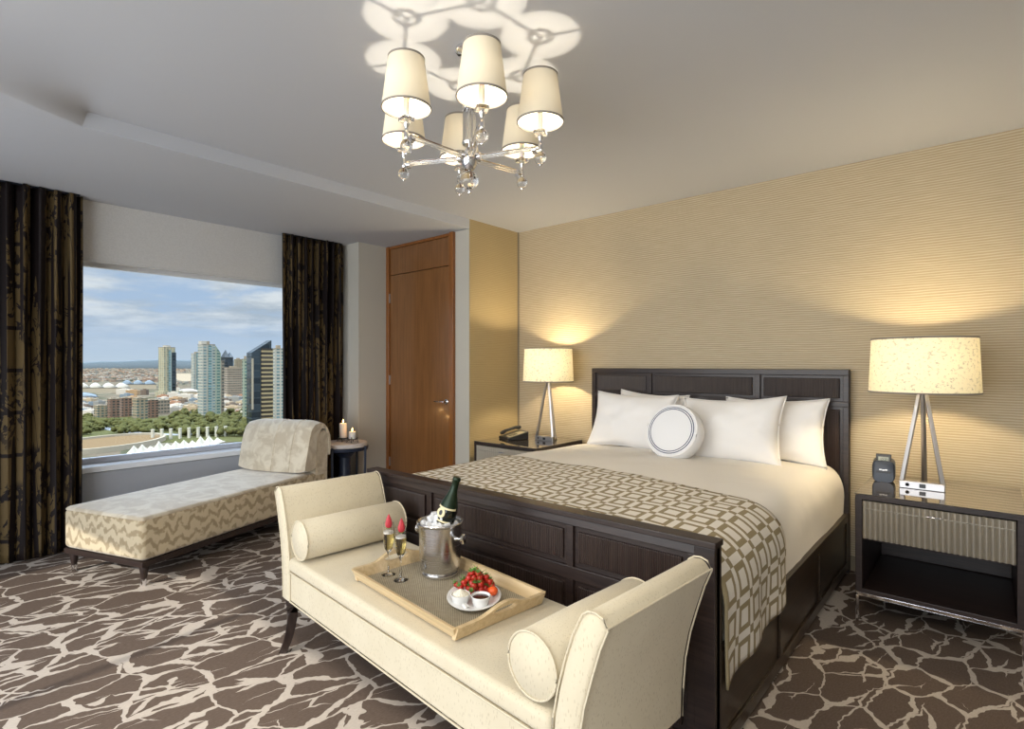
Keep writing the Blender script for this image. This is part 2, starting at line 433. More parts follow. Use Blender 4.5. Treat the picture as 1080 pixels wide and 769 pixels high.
struct(f.obj('added_window', 'frame', smooth=0, bevel=.004))
struct(B().ex(XRET-.004, XRET+.003, YD, YF, 0, HIGHC).ex(XRET-.12, XRET, YD+.1201, YF+.1, 0, LOWC).obj('wall_return', 'wallcover_smooth', smooth=0))
w = B()
w.ex(XL-.3, -5.0301, YD, YD+.12, 0, LOWC); w.ex(-3.92, XRET-.0042, YD, YD+.12, 0, LOWC)
struct(w.obj('wall_door', 'greywall', smooth=0))
struct(B().ex(XL, XC, 3.29, YD, 0, LOWC).obj('wall_column', 'greywall', smooth=0))
# wall with the window: window opening y .45 .. 3.20, z .61 .. 2.40
WY0, WY1, WZ0, WZ1 = .40, 3.22, .60, 2.44
w = B()
w.ex(XL-.22, XL, YB, YF, 0, WZ0-.05); w.ex(XL-.22, XL, YB, WY0, WZ0-.05, LOWC); w.ex(XL-.22, XL, WY1, YF, WZ0-.05, LOWC); w.ex(XL-.22, XL, WY0, WY1, WZ1, LOWC)
struct(w.obj('wall_left', 'silwall', smooth=0))
win = struct(D.objects.new('window_1', None)); COL.objects.link(win)
f = B()
f.ex(GLX-.03, GLX+.03, WY0, WY1, WZ0, WZ0+.045); f.ex(GLX-.03, GLX+.03, WY0, WY0+.05, WZ0, WZ1); f.ex(GLX-.03, GLX+.03, WY1-.05, WY1, WZ0, WZ1)
f.obj('window_frame', 'frame', win, smooth=0, bevel=.004)
B().ex(GLX-.03, GLX+.035, WY0, WY1, 2.228, WZ1).obj('window_head', 'frame_white', win, smooth=0, bevel=.004)
B().ex(GLX-.006, GLX+.006, WY0+.04, WY1-.04, WZ0+.03, 2.24).obj('window_pane', 'pane', win, smooth=0)
sl = B(); sl.ex(GLX+.03, XL+.02, WY0, WY1, WZ0-.045, WZ0)
sl.obj('window_sill', 'whitepaint', win, smooth=0, bevel=.006)
# roller blind, drawn down a little
bl = thing('roller_blind', 'grey roller blind drawn part way down over the top of the window', 'blind', (-5.365, (WY0+WY1)/2, 0))
B().ex(-.004, .004, -1.38, 1.38, 2.250, 2.719).obj('blind_cloth', 'blind', bl, smooth=0)
B().box((0, 0, 2.244), (.018, 2.76, .018)).obj('bottom_bar', 'blind', bl, smooth=0, bevel=.004)

# trims
struct(B().box((XRET+.008, YF-.008, HIGHC/2), (.014, .014, HIGHC)).obj('trim_1', 'skirting', smooth=0, bevel=.003))
struct(B().ex(XRET, XR, YF-.015, YF, 0, .10).obj('baseboard_back', 'skirting', smooth=0, bevel=.003))
struct(B().ex(XRET, XRET+.014, YD, YF-.02, 0, .10).obj('baseboard_return', 'skirting', smooth=0, bevel=.003))
struct(B().ex(XC, XC+.014, 3.29, YD-.02, 0, .10).obj('baseboard_column', 'skirting', smooth=0, bevel=.003))
struct(B().ex(XL, XL+.014, YB, 3.29, 0, .10).obj('baseboard_left', 'skirting', smooth=0, bevel=.003))
# door
d = struct(D.objects.new('door_1', None)); COL.objects.link(d); d.location = (-4.475, YD, 0)
f = B(); f.ex(-.555, -.50, -.02, .12, 0, LOWC-.001); f.ex(.50, .555, -.035, .12, 0, LOWC-.001); f.ex(-.5, .5, -.01, .12, 2.69, LOWC-.001)
f.ex(-.5, .5, .06, .12, 0, 2.69)
f.obj('door_frame', 'door_frame', d, smooth=0, bevel=.004)
B().ex(-.498, .498, .0, .04, 2.405, 2.688).obj('transom_panel', 'door_leaf', d, smooth=0, bevel=.003)
leaf = B().ex(-.498, .498, .0, .045, .012, 2.398).obj('door_leaf', 'door_leaf', d, smooth=0, bevel=.003)
h = B(); h.lathe([(0.0001, 0), (.027, 0), (.027, .006), (.022, .010), (.0001, .012)], 24, (.425, 0, 1.05), rotm('X', 90))
h.tube([(.425, -.005, 1.05), (.425, -.05, 1.05)], .009, 12)
h.tube([(.428, -.048, 1.05), (.38, -.052, 1.05), (.30, -.050, 1.05)], [.009, .008, .007], 12)
h.obj('door_handle', 'chrome', leaf)
hg = B()
for z in (.35, 1.25, 2.15): hg.box((-.498, -.006, z), (.018, .014, .10))
hg.obj('hinge', 'steel', leaf, smooth=0, bevel=.002)

# curtains ---------------------------------------------------------
def curtain(name, label, y0, y1, folds, seed):
    rnd = random.Random(seed)
    t = thing(name, label, 'curtain', (-5.24, (y0+y1)/2, 0))
    nx, nz = folds*12, 40
    rows = []; uv = []; W = y1-y0; amps = [rnd.uniform(.7, 1.2) for _ in range(folds+2)]; arc = [0.]
    def px(i, z):
        s = i/nx; ph = s*folds*2*PI; am = amps[int(s*folds)]
        y = s*W-W/2+.010*math.sin(ph*2+z*.6)
        x = (.042+.010*math.sin(z*1.3+s*7))*am*math.sin(ph+.25*math.sin(z*1.1+s*9))+.008*math.sin(s*11+z*2)
        return (x, y, z)
    for i in range(1, nx+1): arc.append(arc[-1]+(Vector(px(i, 1))-Vector(px(i-1, 1))).length)
    for k in range(nz+1):
        z = .012+(LOWC-.018)*k/nz
        rows.append([px(i, z) for i in range(nx+1)]); uv += [(arc[i]+seed, z) for i in range(nx+1)]
    b = B().grid(rows)
    b.obj('curtain_panel', 'curtain', t, smooth=180, uv=uv, solid=.004)
    tr = B().ex(-.014, .014, -W/2+.01, W/2-.01, LOWC-.012, LOWC-.001); tr.obj('curtain_track', 'darkmetal', t, smooth=0, bevel=.003)
curtain('curtain', 'dark bamboo-print curtain at the left edge of the window, behind the foot of the chaise', .02, .985, 11, 3)
curtain('curtain', 'dark bamboo-print curtain between the window and the grey column, behind the candles', 2.56, 3.235, 9, 8)

# ------------------------------------------------------------------ bed
BX0, BX1 = -2.755, -.703
BC = (BX0+BX1)/2
bed = thing('bed', 'king bed with dark espresso headboard, tall footboard and panelled side rails', 'bed', (BC, 3.08, 0))
hw = (BX1-BX0)/2
HY0 = 4.29-3.08; 
hb = B(); hp = []
hb.ex(-hw, hw, HY0+.02, HY0+.065, 0, 1.375)
cols = [(-hw, -hw+.035), (-.575+.0, -.545), (.40-.0, .43), (hw-.035, hw)]
def panel_board(b, y0, y1, zt, rails, stiles, below_stiles):
    # y0: front plane, y1: back of the raised frame
    for z0, z1 in rails: b.ex(-hw, hw, y0, y1, z0, z1)
    for x0, x1 in stiles: b.ex(x0, x1, y0+.001, y1, rails[1][1], rails[0][0])
    for x0, x1 in below_stiles: b.ex(x0, x1, y0+.001, y1, 0, rails[1][0])
hb2 = B()
stl = [(-hw, -hw+.035), (-.462, -.430), (.416, .453), (hw-.035, hw)]
panel_board(hb2, HY0, HY0+.021, 1.385, [(1.345, 1.385), (1.13, 1.165)], stl, [(-hw, -hw+.035), (-hw+.19, -hw+.22), (hw-.22, hw-.19), (hw-.035, hw)])
hb2.ex(-hw, hw, HY0+.02, HY0+.07, 1.375, 1.385)
o1 = B(); o1.v = hb.v+[]; o1.f = hb.f+[]
o1.add(hb2.v, hb2.f)
hbd = o1.obj('headboard', 'espresso', bed, smooth=0, bevel=.003)
def panels(par, y, boxes, name='panel'):
    for x0, x1, z0, z1 in boxes:
        q = B(); q.ex(x0+.022, x1-.022, y, y+.012, z0+.022, z1-.022)
        q.obj(name, 'reed', par, smooth=0, bevel=.004)
panels(hbd, HY0+.009, [(-hw+.035, -.462, 1.165, 1.345), (-.430, .416, 1.165, 1.345), (.453, hw-.035, 1.165, 1.345), (-hw+.035, -hw+.19, .45, 1.13), (hw-.19, hw-.035, .45, 1.13)])
# footboard
FY = 1.87-3.08
fb = B(); fb.ex(-hw, hw, FY+.016, FY+.048, 0, .795)
fb.ex(-hw-.004, hw+.004, FY-.006, FY+.070, .783, .806)
for s in (-1, 1): fb.ex(s*hw-(.07 if s > 0 else 0), s*hw+(0 if s > 0 else .07), FY, FY+.064, 0, .783)
fr2 = [(-hw+.07, -hw+.10), (-.495, -.460), (.402, .435), (hw-.10, hw-.07)]
for z0, z1 in ((.750, .783), (.525, .580), (.0, .10)): fb.ex(-hw+.07, hw-.07, FY, FY+.03, z0, z1)
for x0, x1 in fr2: fb.ex(x0, x1, FY+.001, FY+.03, .10, .750)
fbo = fb.obj('footboard', 'espresso', bed, smooth=0, bevel=.003)
bxs = []
for a, b_ in ((-hw+.10, -.495), (-.460, .402), (.435, hw-.10)):
    bxs += [(a, b_, .580, .750), (a, b_, .10, .525)]
panels(fbo, FY+.004, bxs)
# side rails
for s in (-1, 1):
    r = B(); xo = s*(hw-.0)
    x0, x1 = (hw-.05, hw-.012) if s > 0 else (-hw+.012, -hw+.05)
    r.ex(x0, x1, FY+.066, HY0-.001, .03, .385)
    xa, xb = (x1-.001, x1+.010) if s > 0 else (x0-.010, x0+.001)
    for z0, z1 in ((.355, .405), (.03, .085)): r.ex(xa, xb, FY+.066, HY0-.001, z0, z1)
    L = HY0-FY-.07
    for k in range(4):
        yy = FY+.066+L*k/3 - (0 if k == 0 else .05)
        r.ex(xa, xb, yy, min(yy+.05, HY0-.001), .085, .355)
    r.ex((x0+x1)/2-.04, (x0+x1)/2+.019, FY+.07, HY0-.001, .395, .405)
    r.obj('side_rail', 'espresso_y', bed, smooth=0, bevel=.003)
B().ex(-hw+.06, hw-.06, FY+.075, HY0-.01, .12, .36).obj('bed_base', 'espresso_y', bed, smooth=0)

# duvet: a section swept along the bed
def section(t, y, off=0.):
    """t in -1..1 across; returns x, z on the puffy top and down the sides"""
    W = hw-.012; rad = .17; ztop = .735+.022*math.sin(PI*min(1, max(0, (y-1.9)/2.4)))
    flat = W-rad; arc = rad*PI/2; side = ztop-rad-.38
    Ltot = flat+arc+side; s = abs(t)*Ltot; sg = 1 if t >= 0 else -1
    if s < flat: x, z, nx, nz = s, ztop+.02*(1-(s/flat)**2), 0, 1
    elif s < flat+arc:
        a = (s-flat)/rad; x = flat+rad*math.sin(a); z = ztop-rad+rad*math.cos(a); nx, nz = math.sin(a), math.cos(a)
    else: x = W; z = ztop-rad-(s-flat-arc); nx, nz = 1, 0
    return sg*(x+nx*off), z+nz*off, s*sg
b = B(); rows = []; ny, nt = 60, 90
for j in range(ny+1):
    y = 1.945+(4.275-1.945)*j/ny; row = []
    for i in range(nt+1):
        t = -1+2*i/nt; x, z, s = section(t, y)
        k = mnoise.noise(Vector((x*2.2, y*2.2, z*3)))*.012+mnoise.noise(Vector((x*6, y*5, z*6)))*.005
        sgx = 1 if x > 0 else -1
        side = max(0, min(1, (abs(x)-(hw-.1))/.08))
        if side > 0: x -= sgx*(.012+abs(k)*1.2)*side
        zz = z+k*(1-side)
        row.append((x, y-3.08, zz))
    rows.append(row)
b.grid(rows)
n0 = len(rows[0]); 
b.f.append(tuple(range(n0))); b.f.append(tuple(reversed([ny*n0+i for i in range(n0)])))
dv = b.obj('duvet', 'duvet', None, smooth=60, loc=(BC, 3.08, 0)); tag(dv, 'puffy cream duvet spread over the whole bed', 'duvet')
# runner
b = B(); rows = []; uv = []
NS, NY = 110, 26
smin, smax = -1.55, 1.36
for j in range(NY+1):
    row = []
    for i in range(NS+1):
        s = smin+(smax-smin)*i/NS
        w_ = j/NY
        yfar = 2.80-.10*(s/1.2)
        y = 1.945+(yfar-1.945)*w_
        W = hw-.012; flat = W-.17; arc = .17*PI/2; ztop = .735+.022*math.sin(PI*min(1, max(0, (y-1.9)/2.4)))
        L0 = flat+arc+(ztop-.17-.38)
        x, z, _ = section(max(-1, min(1, s/L0)), y, .016)
        if abs(s) > L0: z -= abs(s)-L0
        k = mnoise.noise(Vector((x*2.2, y*2.2, z*3)))*.012+mnoise.noise(Vector((x*6, y*5, z*6)))*.005
        sgx = 1 if x > 0 else -1
        side = max(0, min(1, (abs(x)-(hw-.1))/.08))
        if side > 0:
            x = x-sgx*.010*side+sgx*side*(.016+.010*math.sin(y*17+z*3)*max(0, min(1, (.68-z)/.3)))
            if s > 0: z += -.05*(1-w_)*max(0, (s-1.0)/.4)
        row.append((x, y-3.08, z+k*(1-side))); uv.append((s, w_*(yfar-1.945)))
    rows.append(row)
b.grid(rows)
rn = b.obj('bed_runner', 'runner', None, smooth=180, uv=uv, loc=(BC, 3.08, 0), solid=.008)
tag(rn, 'cream and olive bed runner with a square pattern across the foot of the bed', 'bed runner')

# pillows
def pillow(label, w, h, t, loc, rot, seed, mat='cotton'):
    rnd = random.Random(seed); n = 28; off = Vector((seed*3.1, seed*1.7, 0))
    th = thing('pillow', label, 'pillow', loc); th.rotation_euler = rot
    def surf(sg):
        rows = []
        for j in range(n+1):
            row = []
            for i in range(n+1):
                u = -1+2*i/n; v = -1+2*j/n
                e = (max(0, (1-abs(u)**2.2))*max(0, (1-abs(v)**2.2)))**.5
                # sides draw in between pulled-out corners
                x = u*w/2*(1-.10*(1-v*v)*abs(u)); z = v*h/2*(1-.13*(1-u*u)*abs(v))
                y = sg*t/2*e
                k = mnoise.noise(Vector((x*7, z*7, sg*2))+off)*.030*e+mnoise.noise(Vector((x*15, z*15, sg*5))+off)*.010*e
                # creases running in from the corners
                cr = math.sin((abs(u)-abs(v))*22+seed)*.006*e*(abs(u*v))
                row.append((x, y+sg*(k+cr), z))
            rows.append(row)
        return rows
    b = B(); b.grid(surf(-1)); b.grid(surf(1))
    b.obj('pillow_case', mat, th, smooth=180)
    sm_ = []
    for i in range(n+1): u = -1+2*i/n; sm_.append((u*w/2, 0, -h/2*(1-.13*(1-u*u))))
    for j in range(1, n+1): v = -1+2*j/n; sm_.append((w/2*(1-.10*(1-v*v)), 0, v*h/2))
    for i in range(1, n+1): u = 1-2*i/n; sm_.append((u*w/2, 0, h/2*(1-.13*(1-u*u))))
    for j in range(1, n): v = 1-2*j/n; sm_.append((-w/2*(1-.10*(1-v*v)), 0, v*h/2))
    B().tube(sm_, .004, 6, closed=True).obj('seam', mat, th)
    return th
pillow('white pillow leaning on the headboard behind the leftmost pillow, only its top edge showing', .62, .45, .18, (-2.11, 4.16, .972), (R(-16), R(3), R(0)), 2)
pillow('white pillow leftmost on the bed, behind the round ringed cushion', .72, .48, .22, (-2.18, 3.98, .962), (R(-22), R(1), R(2)), 1)
pillow('white pillow at the right end of the headboard, half behind a larger pillow', .70, .48, .20, (-1.15, 4.165, .948), (R(-15), R(-1), R(0)), 4)
pillow('large white pillow to the right of the round ringed cushion, in front of another pillow', .74, .50, .23, (-1.385, 3.95, .952), (R(-22), R(-3), R(-2)), 3)
# round cushion
rc = thing('round_cushion', 'round white cushion with two thin navy rings, leaning against the pillows', 'cushion', (-1.665, 3.67, .937)); rc.rotation_euler = (R(-22), R(4), R(-4))
prof = [(.0001, -.082), (.10, -.078), (.165, -.068), (.187, -.056), (.198, -.036), (.203, 0), (.198, .036), (.187, .056), (.16, .066), (.0001, .075)]
B().lathe(prof, 56, mat=rotm('X', 90)).obj('cushion_body', 'ringed', rc, smooth=50)
p = B()
for y in (-.056, .056):
    p = B(); p.tube([(.188*math.cos(a*PI/28), y, .188*math.sin(a*PI/28)) for a in range(56)], .004, 6, closed=True)
    p.obj('piping', 'cotton', rc)

# ------------------------------------------------------------------ bench
BNX, BNY = -1.668, 1.476
bench = thing('bench', 'cream upholstered bench with flared arms standing at the foot of the bed', 'bench', (BNX, BNY, 0), R(-4.2))
BD = .277
def arm(sg):
    # profile in x,z, swept through depth with softened front
    outer = [(.895, .29), (.897, .38), (.905, .48), (.922, .57), (.945, .65), (.970, .73), (.993, .785)]
    inner = [(.815, .29), (.815, .40), (.822, .50), (.838, .58), (.860, .66), (.886, .735), (.910, .785)]
    top = [(.918, .800), (.935, .812), (.957, .815), (.979, .808)]
    poly = inner+top+list(reversed(outer))
    if sg > 0: poly = [(x+.018, z) for x, z in poly]; outer = [(x+.018, z) for x, z in outer]; inner = [(x+.018, z) for x, z in inner]; top = [(x+.018, z) for x, z in top]
    b = B(); n = len(poly); rows = []
    for y, k in ((-BD, .012), (-BD+.006, .004), (-BD+.016, 0), (BD-.016, 0), (BD-.006, .004), (BD, .012)):
        cx = sum(p[0] for p in poly)/n; cz = .55
        row = []
        for x, z in poly:
            dx = x-(cx+(z-.55)*.25); 
            row.append((sg*(x-math.copysign(min(k, abs(dx)), dx)), y, z-(k if z > .79 else 0)))
        rows.append(row)
    b.grid(rows, closed=True); b.f.append(tuple(range(n))); b.f.append(tuple(reversed([5*n+i for i in range(n)])))
    a = b.obj('arm', 'bench', bench, smooth=50)
    pp = B()
    for y in (-BD+.003, BD-.003):
        pts = [(sg*(x+.001), y, z) for x, z in outer]+[(sg*x, y, z+.001) for x, z in reversed(top)]+[(sg*(x-.001), y, z) for x, z in reversed(inner)]
        pp.tube(pts, .0028, 6); pp.obj('piping', 'bench', a); pp = B()
    pp.tube([(sg*outer[-1][0], y_, .788) for y_ in (-BD, 0, BD)], .0028, 6)
    pp.obj('piping', 'bench', a)
arm(-1); arm(1)
B().ex(-.816, .832, -BD+.004, BD-.004, .29, .432).obj('seat_base', 'bench', bench, bevel=.012)
def cushion_block(b, x0, x1, y0, y1, z0, z1, r, puff, n=26):
    """box with round edges and a gently crowned top"""
    rows = []
    prof = [(0, 0), (0, 1)]
    def ring(inset, z):
        pts = []; rr = max(r-inset*.2, .004)
        xa, xb, ya, yb = x0+inset, x1-inset, y0+inset, y1-inset
        for cx, cy, a0 in ((xb-rr, yb-rr, 0), (xa+rr, yb-rr, 90), (xa+rr, ya+rr, 180), (xb-rr, ya+rr, 270)):
            for k in range(6):
                a = R(a0+90*k/5); pts.append((cx+rr*math.cos(a), cy+rr*math.sin(a), z))
        return pts
    rings = []
    for k in range(6): a = R(90*k/5); rings.append(ring(r*(1-math.sin(a)), z0+r*(1-math.cos(a))*1.0 if k else z0))
    for k in range(6): a = R(90*k/5); rings.append(ring(r*(1-math.cos(a)), z1-r+r*math.sin(a)))
    for k in range(1, 6): rings.append(ring(r+k*min(x1-x0, y1-y0)/2/6.2, z1+puff*math.sin(k/5*PI/2)))
    b.grid(rings, closed=True); n_ = 24
    o = len(b.v)-len(rings)*n_
    b.f.append(tuple(o+i for i in range(n_))); b.f.append(tuple(o+(len(rings)-1)*n_+i for i in range(n_)))
    return b
cushion_block(B(), -.818, .834, -BD-.006, BD-.01, .434, .503, .022, .010).obj('seat_cushion', 'bench', bench, smooth=50)
pp = B()
for z in (.430, .292): pp = B(); pp.tube([(-.812, -BD+.001, z), (.812, -BD+.001, z)], .0035, 6); pp.obj('piping', 'bench', bench)
for sx in (-1, 1):
    for sy in (-1, 1):
        L = B(); pts = []; rs = []
        for k in range(9):
            t = k/8; pts.append((sx*(.862+.075*t*t*t), sy*(.240+.020*t*t), .292-.292*t)); rs.append(.036-.013*t)
        L.tube(pts, rs, 4)
        L.obj('leg', 'espresso_v', bench, smooth=20, bevel=.003)
def bolster(label, lx):
    wx = Vector((lx, -.01, 0)); wx.rotate(Matrix.Rotation(R(-4.2), 3, 'Z'))
    rad = .090
    t = thing('bolster', label, 'bolster', (BNX+wx.x, BNY+wx.y, .514+rad), R(-4.2))
    L = .262
    prof = [(.0001, -L-.008), (rad*.6, -L-.006), (rad-.006, -L), (rad, -L+.006), (rad+.002, 0), (rad, L-.006), (rad-.006, L), (.0001, L+.006)]
    B().lathe(prof, 48, mat=rotm('X', 90)).obj('bolster_body', 'bench', t, smooth=50)
    for y in (-L, L): p = B(); p.tube([((rad-.001)*math.cos(a*PI/24), y, (rad-.001)*math.sin(a*PI/24)) for a in range(48)], .0035, 6, closed=True); p.obj('piping', 'bench', t)
bolster('cream round bolster lying against the left arm of the bench, behind the champagne glasses', -.712)
bolster('cream round bolster lying against the right arm of the bench, nearest the camera', .760)

# ------------------------------------------------------------------ tray and what it carries
TRX, TRY, TRZ = -1.634, 1.462, .515
TR = R(-6)
def on_tray(x, y, z=0.):
    v = Vector((x, y, 0)); v.rotate(Matrix.Rotation(TR, 3, 'Z')); return (TRX+v.x, TRY+v.y, TRZ+z)
tray = thing('tray', 'blond wooden tray with cut-out handles and woven mat on the bench', 'tray', (TRX, TRY, TRZ), TR)
B().ex(-.33, .33, -.182, .182, .0, .008).obj('woven_mat', 'mat', tray, smooth=0)
def lean_box(b, x0, x1, yb, sg):   # long side leaning outward
    h, o = .046, .022
    vs = [(x0, sg*yb, 0), (x1, sg*yb, 0), (x1+.02, sg*(yb+o), h), (x0-.02, sg*(yb+o), h), (x0, sg*(yb+.016), 0), (x1, sg*(yb+.016), 0), (x1+.02, sg*(yb+o+.016), h), (x0-.02, sg*(yb+o+.016), h)]
    b.add(vs, [(0, 1, 2, 3), (4, 7, 6, 5), (0, 4, 5, 1), (3, 2, 6, 7), (0, 3, 7, 4), (1, 5, 6, 2)])
for sg in (-1, 1):
    b = B(); lean_box(b, -.338, .338, .182, sg); b.obj('side', 'tray_wood', tray, smooth=0, bevel=.004)
for sg in (-1, 1):
    # end board with a humped top and a slot for the hand
    def top(y): return .046+.034*(.5+.5*math.cos(PI*min(1, abs(y)/.13)))
    b = B(); N = 36; outer = []; 
    ys = [-.205+.410*i/N for i in range(N+1)]
    def slot(y):
        s = .058
        if abs(y) > s: return None
        e = math.sqrt(max(0, 1-(abs(y)/s)**4)); return (.050-.012*e, .050+.012*e)
    for i in range(N):
        ya, yb = ys[i], ys[i+1]; za, zb = slot(ya), slot(yb)
        segs = []
        if za is None and zb is None: segs = [((0, top(ya)), (0, top(yb)))]
        else:
            za = za or (.05, .05); zb = zb or (.05, .05)
            segs = [((0, za[0]), (0, zb[0])), ((za[1], top(ya)), (zb[1], top(yb)))]
        for (a0, a1), (b0, b1) in segs:
            def P_(y, z, k): return (sg*(.328+z*.42+k*.018), y, z)
            vs = [P_(ya, a0, 0), P_(ya, a1, 0), P_(yb, b1, 0), P_(yb, b0, 0), P_(ya, a0, 1), P_(ya, a1, 1), P_(yb, b1, 1), P_(yb, b0, 1)]
            b.add(vs, [(0, 1, 2, 3), (7, 6, 5, 4), (1, 5, 6, 2), (0, 3, 7, 4)]+([(0, 4, 5, 1)] if i == 0 else [])+([(3, 2, 6, 7)] if i == N-1 else []))
    b.obj('handle_board', 'tray_wood', tray, smooth=40)
# ice bucket
BKX, BKY = -.142, .084
bk = thing('ice_bucket', 'brushed steel ice bucket full of ice standing on the tray', 'ice bucket', on_tray(BKX, BKY, .009), R(5))
prof = [(.0001, .0), (.075, .0), (.079, .004), (.079, .012), (.072, .017), (.082, .026), (.086, .04), (.0885, .12), (.0915, .212), (.097, .218), (.100, .223), (.097, .228), (.090, .224), (.087, .215), (.083, .04), (.0001, .03)]
B().lathe(prof, 56).obj('bucket_body', 'bucket', bk, smooth=40)
for sg in (-1, 1):
    h = B(); h.tube([(sg*.088, 0, .165), (sg*.108, 0, .168), (sg*.128, 0, .172)], [.010, .006, .007], 14)
    h.lathe([(.0001, -.008), (.012, -.007), (.020, -.002), (.021, .002), (.016, .006), (.0001, .008)], 20, (sg*.131, 0, .1725), rotm('Y', 90))
    h.obj('knob_handle', 'chrome', bk, smooth=50)
bb = Vector(on_tray(BKX, BKY, 0))
rnd = random.Random(5)
ic = B().box((0, 0, 0), (.028, .028, .026)).obj('ice_cube', 'ice', None, smooth=0, bevel=.006)
tag(ic, 'clear ice cube heaped in the steel bucket', 'ice cube', 'ice cubes in the bucket'); first = True
spots = []
for k in range(30):
    a = k*2.4; r_ = .071*math.sqrt((k+.5)/22) if k < 22 else .045*math.sqrt((k-21.5)/8)
    z = .218+(.024 if k >= 22 else 0)+rnd.uniform(-.003, .006)+.014*(1-r_/.071)
    c = ic if first else ic.copy()
    if not first: COL.objects.link(c)
    first = False
    c.location = (bb.x+r_*math.cos(a), bb.y+r_*math.sin(a), TRZ+z); c.rotation_euler = (rnd.uniform(-.6, .6), rnd.uniform(-.6, .6), rnd.uniform(0, 3))
# bottle
bt = thing('champagne_bottle', 'dark green champagne bottle leaning in the ice bucket, neck foil upwards', 'bottle', (bb.x+.000, bb.y-.004, TRZ+.152)); bt.rotation_euler = (R(2), R(16), R(38))
prof = [(.0001, 0), (.036, 0), (.041, .006), (.041, .125), (.039, .148), (.032, .175), (.023, .200), (.0165, .222), (.0145, .245), (.0145, .268), (.0165, .270), (.0165, .278), (.0145, .282), (.0001, .283)]
B().lathe(prof, 36).obj('bottle_body', 'bottle', bt, smooth=50)
B().shell([(.0385, .1555), (.0330, .1755), (.0240, .2003), (.0175, .2222), (.0155, .245), (.0155, .268), (.0175, .270), (.0175, .279), (.0145, .284), (.0001, .2845)], 32).obj('foil', 'foil', bt, smooth=50)
lb = B()
def lab(z0, z1, r0, r1, a0, a1, n=16):
    lb.grid([[((r0 if j == 0 else r1)*math.cos(R(a0+(a1-a0)*i/n)), (r0 if j == 0 else r1)*math.sin(R(a0+(a1-a0)*i/n)), (z0, z1)[j]) for i in range(n+1)] for j in (0, 1)])
BA = -122
lab(.092, .100, .0425, .0425, BA-70, BA+70); lab(.148, .156, .0400, .0388, BA-90, BA+90)
lb.obj('neck_band', 'label_cream', bt, smooth=180)
md = B(); md.lathe([(.0001, 0), (.021, 0), (.021, .0025), (.0001, .003)], 28, (.0405*math.cos(R(BA)), .0405*math.sin(R(BA)), .130), rotm('Z', BA) @ rotm('Y', 90-6))
mo = md.obj('round_label', 'label_cream', bt, smooth=30)
md = B(); md.lathe([(.0001, 0), (.010, 0), (.010, .0015), (.0001, .0015)], 20, (.0432*math.cos(R(BA)), .0432*math.sin(R(BA)), .1302), rotm('Z', BA) @ rotm('Y', 84) @ Matrix.Diagonal((1.1, .8, 1, 1)))
md.obj('emblem', 'black', mo, smooth=30)
# flutes
def flute(label, x, y, rz):
    p0 = on_tray(x, y, .009)
    t = thing('champagne_flute', label, 'champagne glass', p0, rz)
    out = [(.0001, .0), (.030, .0), (.0305, .0015), (.026, .003), (.010, .006), (.0042, .012), (.0036, .06), (.0038, .085), (.008, .096), (.017, .112), (.0225, .135), (.0238, .16), (.0228, .195), (.0212, .222)]
    inn = [(.0200, .222), (.0216, .195), (.0226, .16), (.0213, .136), (.016, .115), (.007, .102), (.0001, .099)]
    B().lathe(out+inn, 32).obj('glass', 'glass', t, smooth=60)
    B().lathe([(.0001, .0995), (.0072, .1025), (.0162, .1155), (.0212, .1362), (.0224, .16), (.0222, .176), (.0001, .176)], 28).obj('champagne', 'wine', t, smooth=50)
    B().lathe([(.0001, .1762), (.0219, .1762), (.0217, .184), (.012, .1865), (.0001, .187)], 28).obj('foam', 'foam', t, smooth=50)
    # strawberry slice on the rim, pointed end up
    s = thing('strawberry_slice', label.split(' champagne')[0]+' strawberry wedge perched upright on the rim of '+('the left' if 'left' in label else 'the right')+' champagne glass', 'strawberry', (p0[0], p0[1], p0[2]+.205), rz)
    s['label'] = 'pink strawberry wedge perched upright on the rim of the '+('left' if 'left' in label else 'right')+' champagne glass'
    q = B(); q.lathe([(.0001, .055), (.004, .048), (.010, .034), (.0150, .016), (.0155, .004), (.011, -.006), (.0001, -.010)], 20, (.024, 0, .008), Matrix.Diagonal((.5, .95, .95, 1)))
    q.obj('flesh', 'pink', s, smooth=60)
    q = B()
    for k in range(4): q.sphere((.024, .008*math.cos(k*1.6), -.001), .004, 8, (.8, 1.5, .5))
    q.obj('leaf', 'leafgreen', s)
flute('tall champagne flute of sparkling wine, left of the two on the tray', -.284, -.083, R(-35))
flute('tall champagne flute of sparkling wine, right of the two and nearer the bucket', -.195, -.078, R(-30))
# plate
PX, PY = .165, .022
pl = thing('plate', 'white oval plate of strawberries and dips on the tray', 'plate', on_tray(PX, PY, .009), YAW)
B().lathe([(.0001, 0), (.060, 0), (.072, .004), (.105, .018), (.108, .021), (.104, .0215), (.070, .009), (.0001, .006)], 56, sx=.95, sy=1.25).obj('plate_body', 'white', pl, smooth=60)
def at_plate(x, y, z):      # along the tray axes from the plate's middle
    return on_tray(PX+x, PY+y, .009+z)
def ramekin(label, x, y, fill):
    t = thing('ramekin', label, 'dip bowl', at_plate(x, y, .0085), R(20)); t.scale = (1.12, 1.12, 1.0)
    B().lathe([(.0001, 0), (.022, 0), (.025, .004), (.031, .034), (.033, .037), (.031, .038), (.0285, .035), (.024, .012), (.0001, .008)], 36).obj('bowl', 'white', t, smooth=50)
    if fill == 'cream':
        q = B()
        for k in range(60):
            a = k*.42; r_ = .021*(1-k/62); q.sphere((r_*math.cos(a), r_*math.sin(a), .032+.020*k/60), .0085*(1-.5*k/60), 8)
        q.obj('whipped_cream', 'cream', t, smooth=180)
    else: B().lathe([(.0001, .0085), (.0235, .0125), (.0277, .030), (.015, .0305), (.0001, .031)], 32).obj('sauce', 'sauce', t, smooth=60)
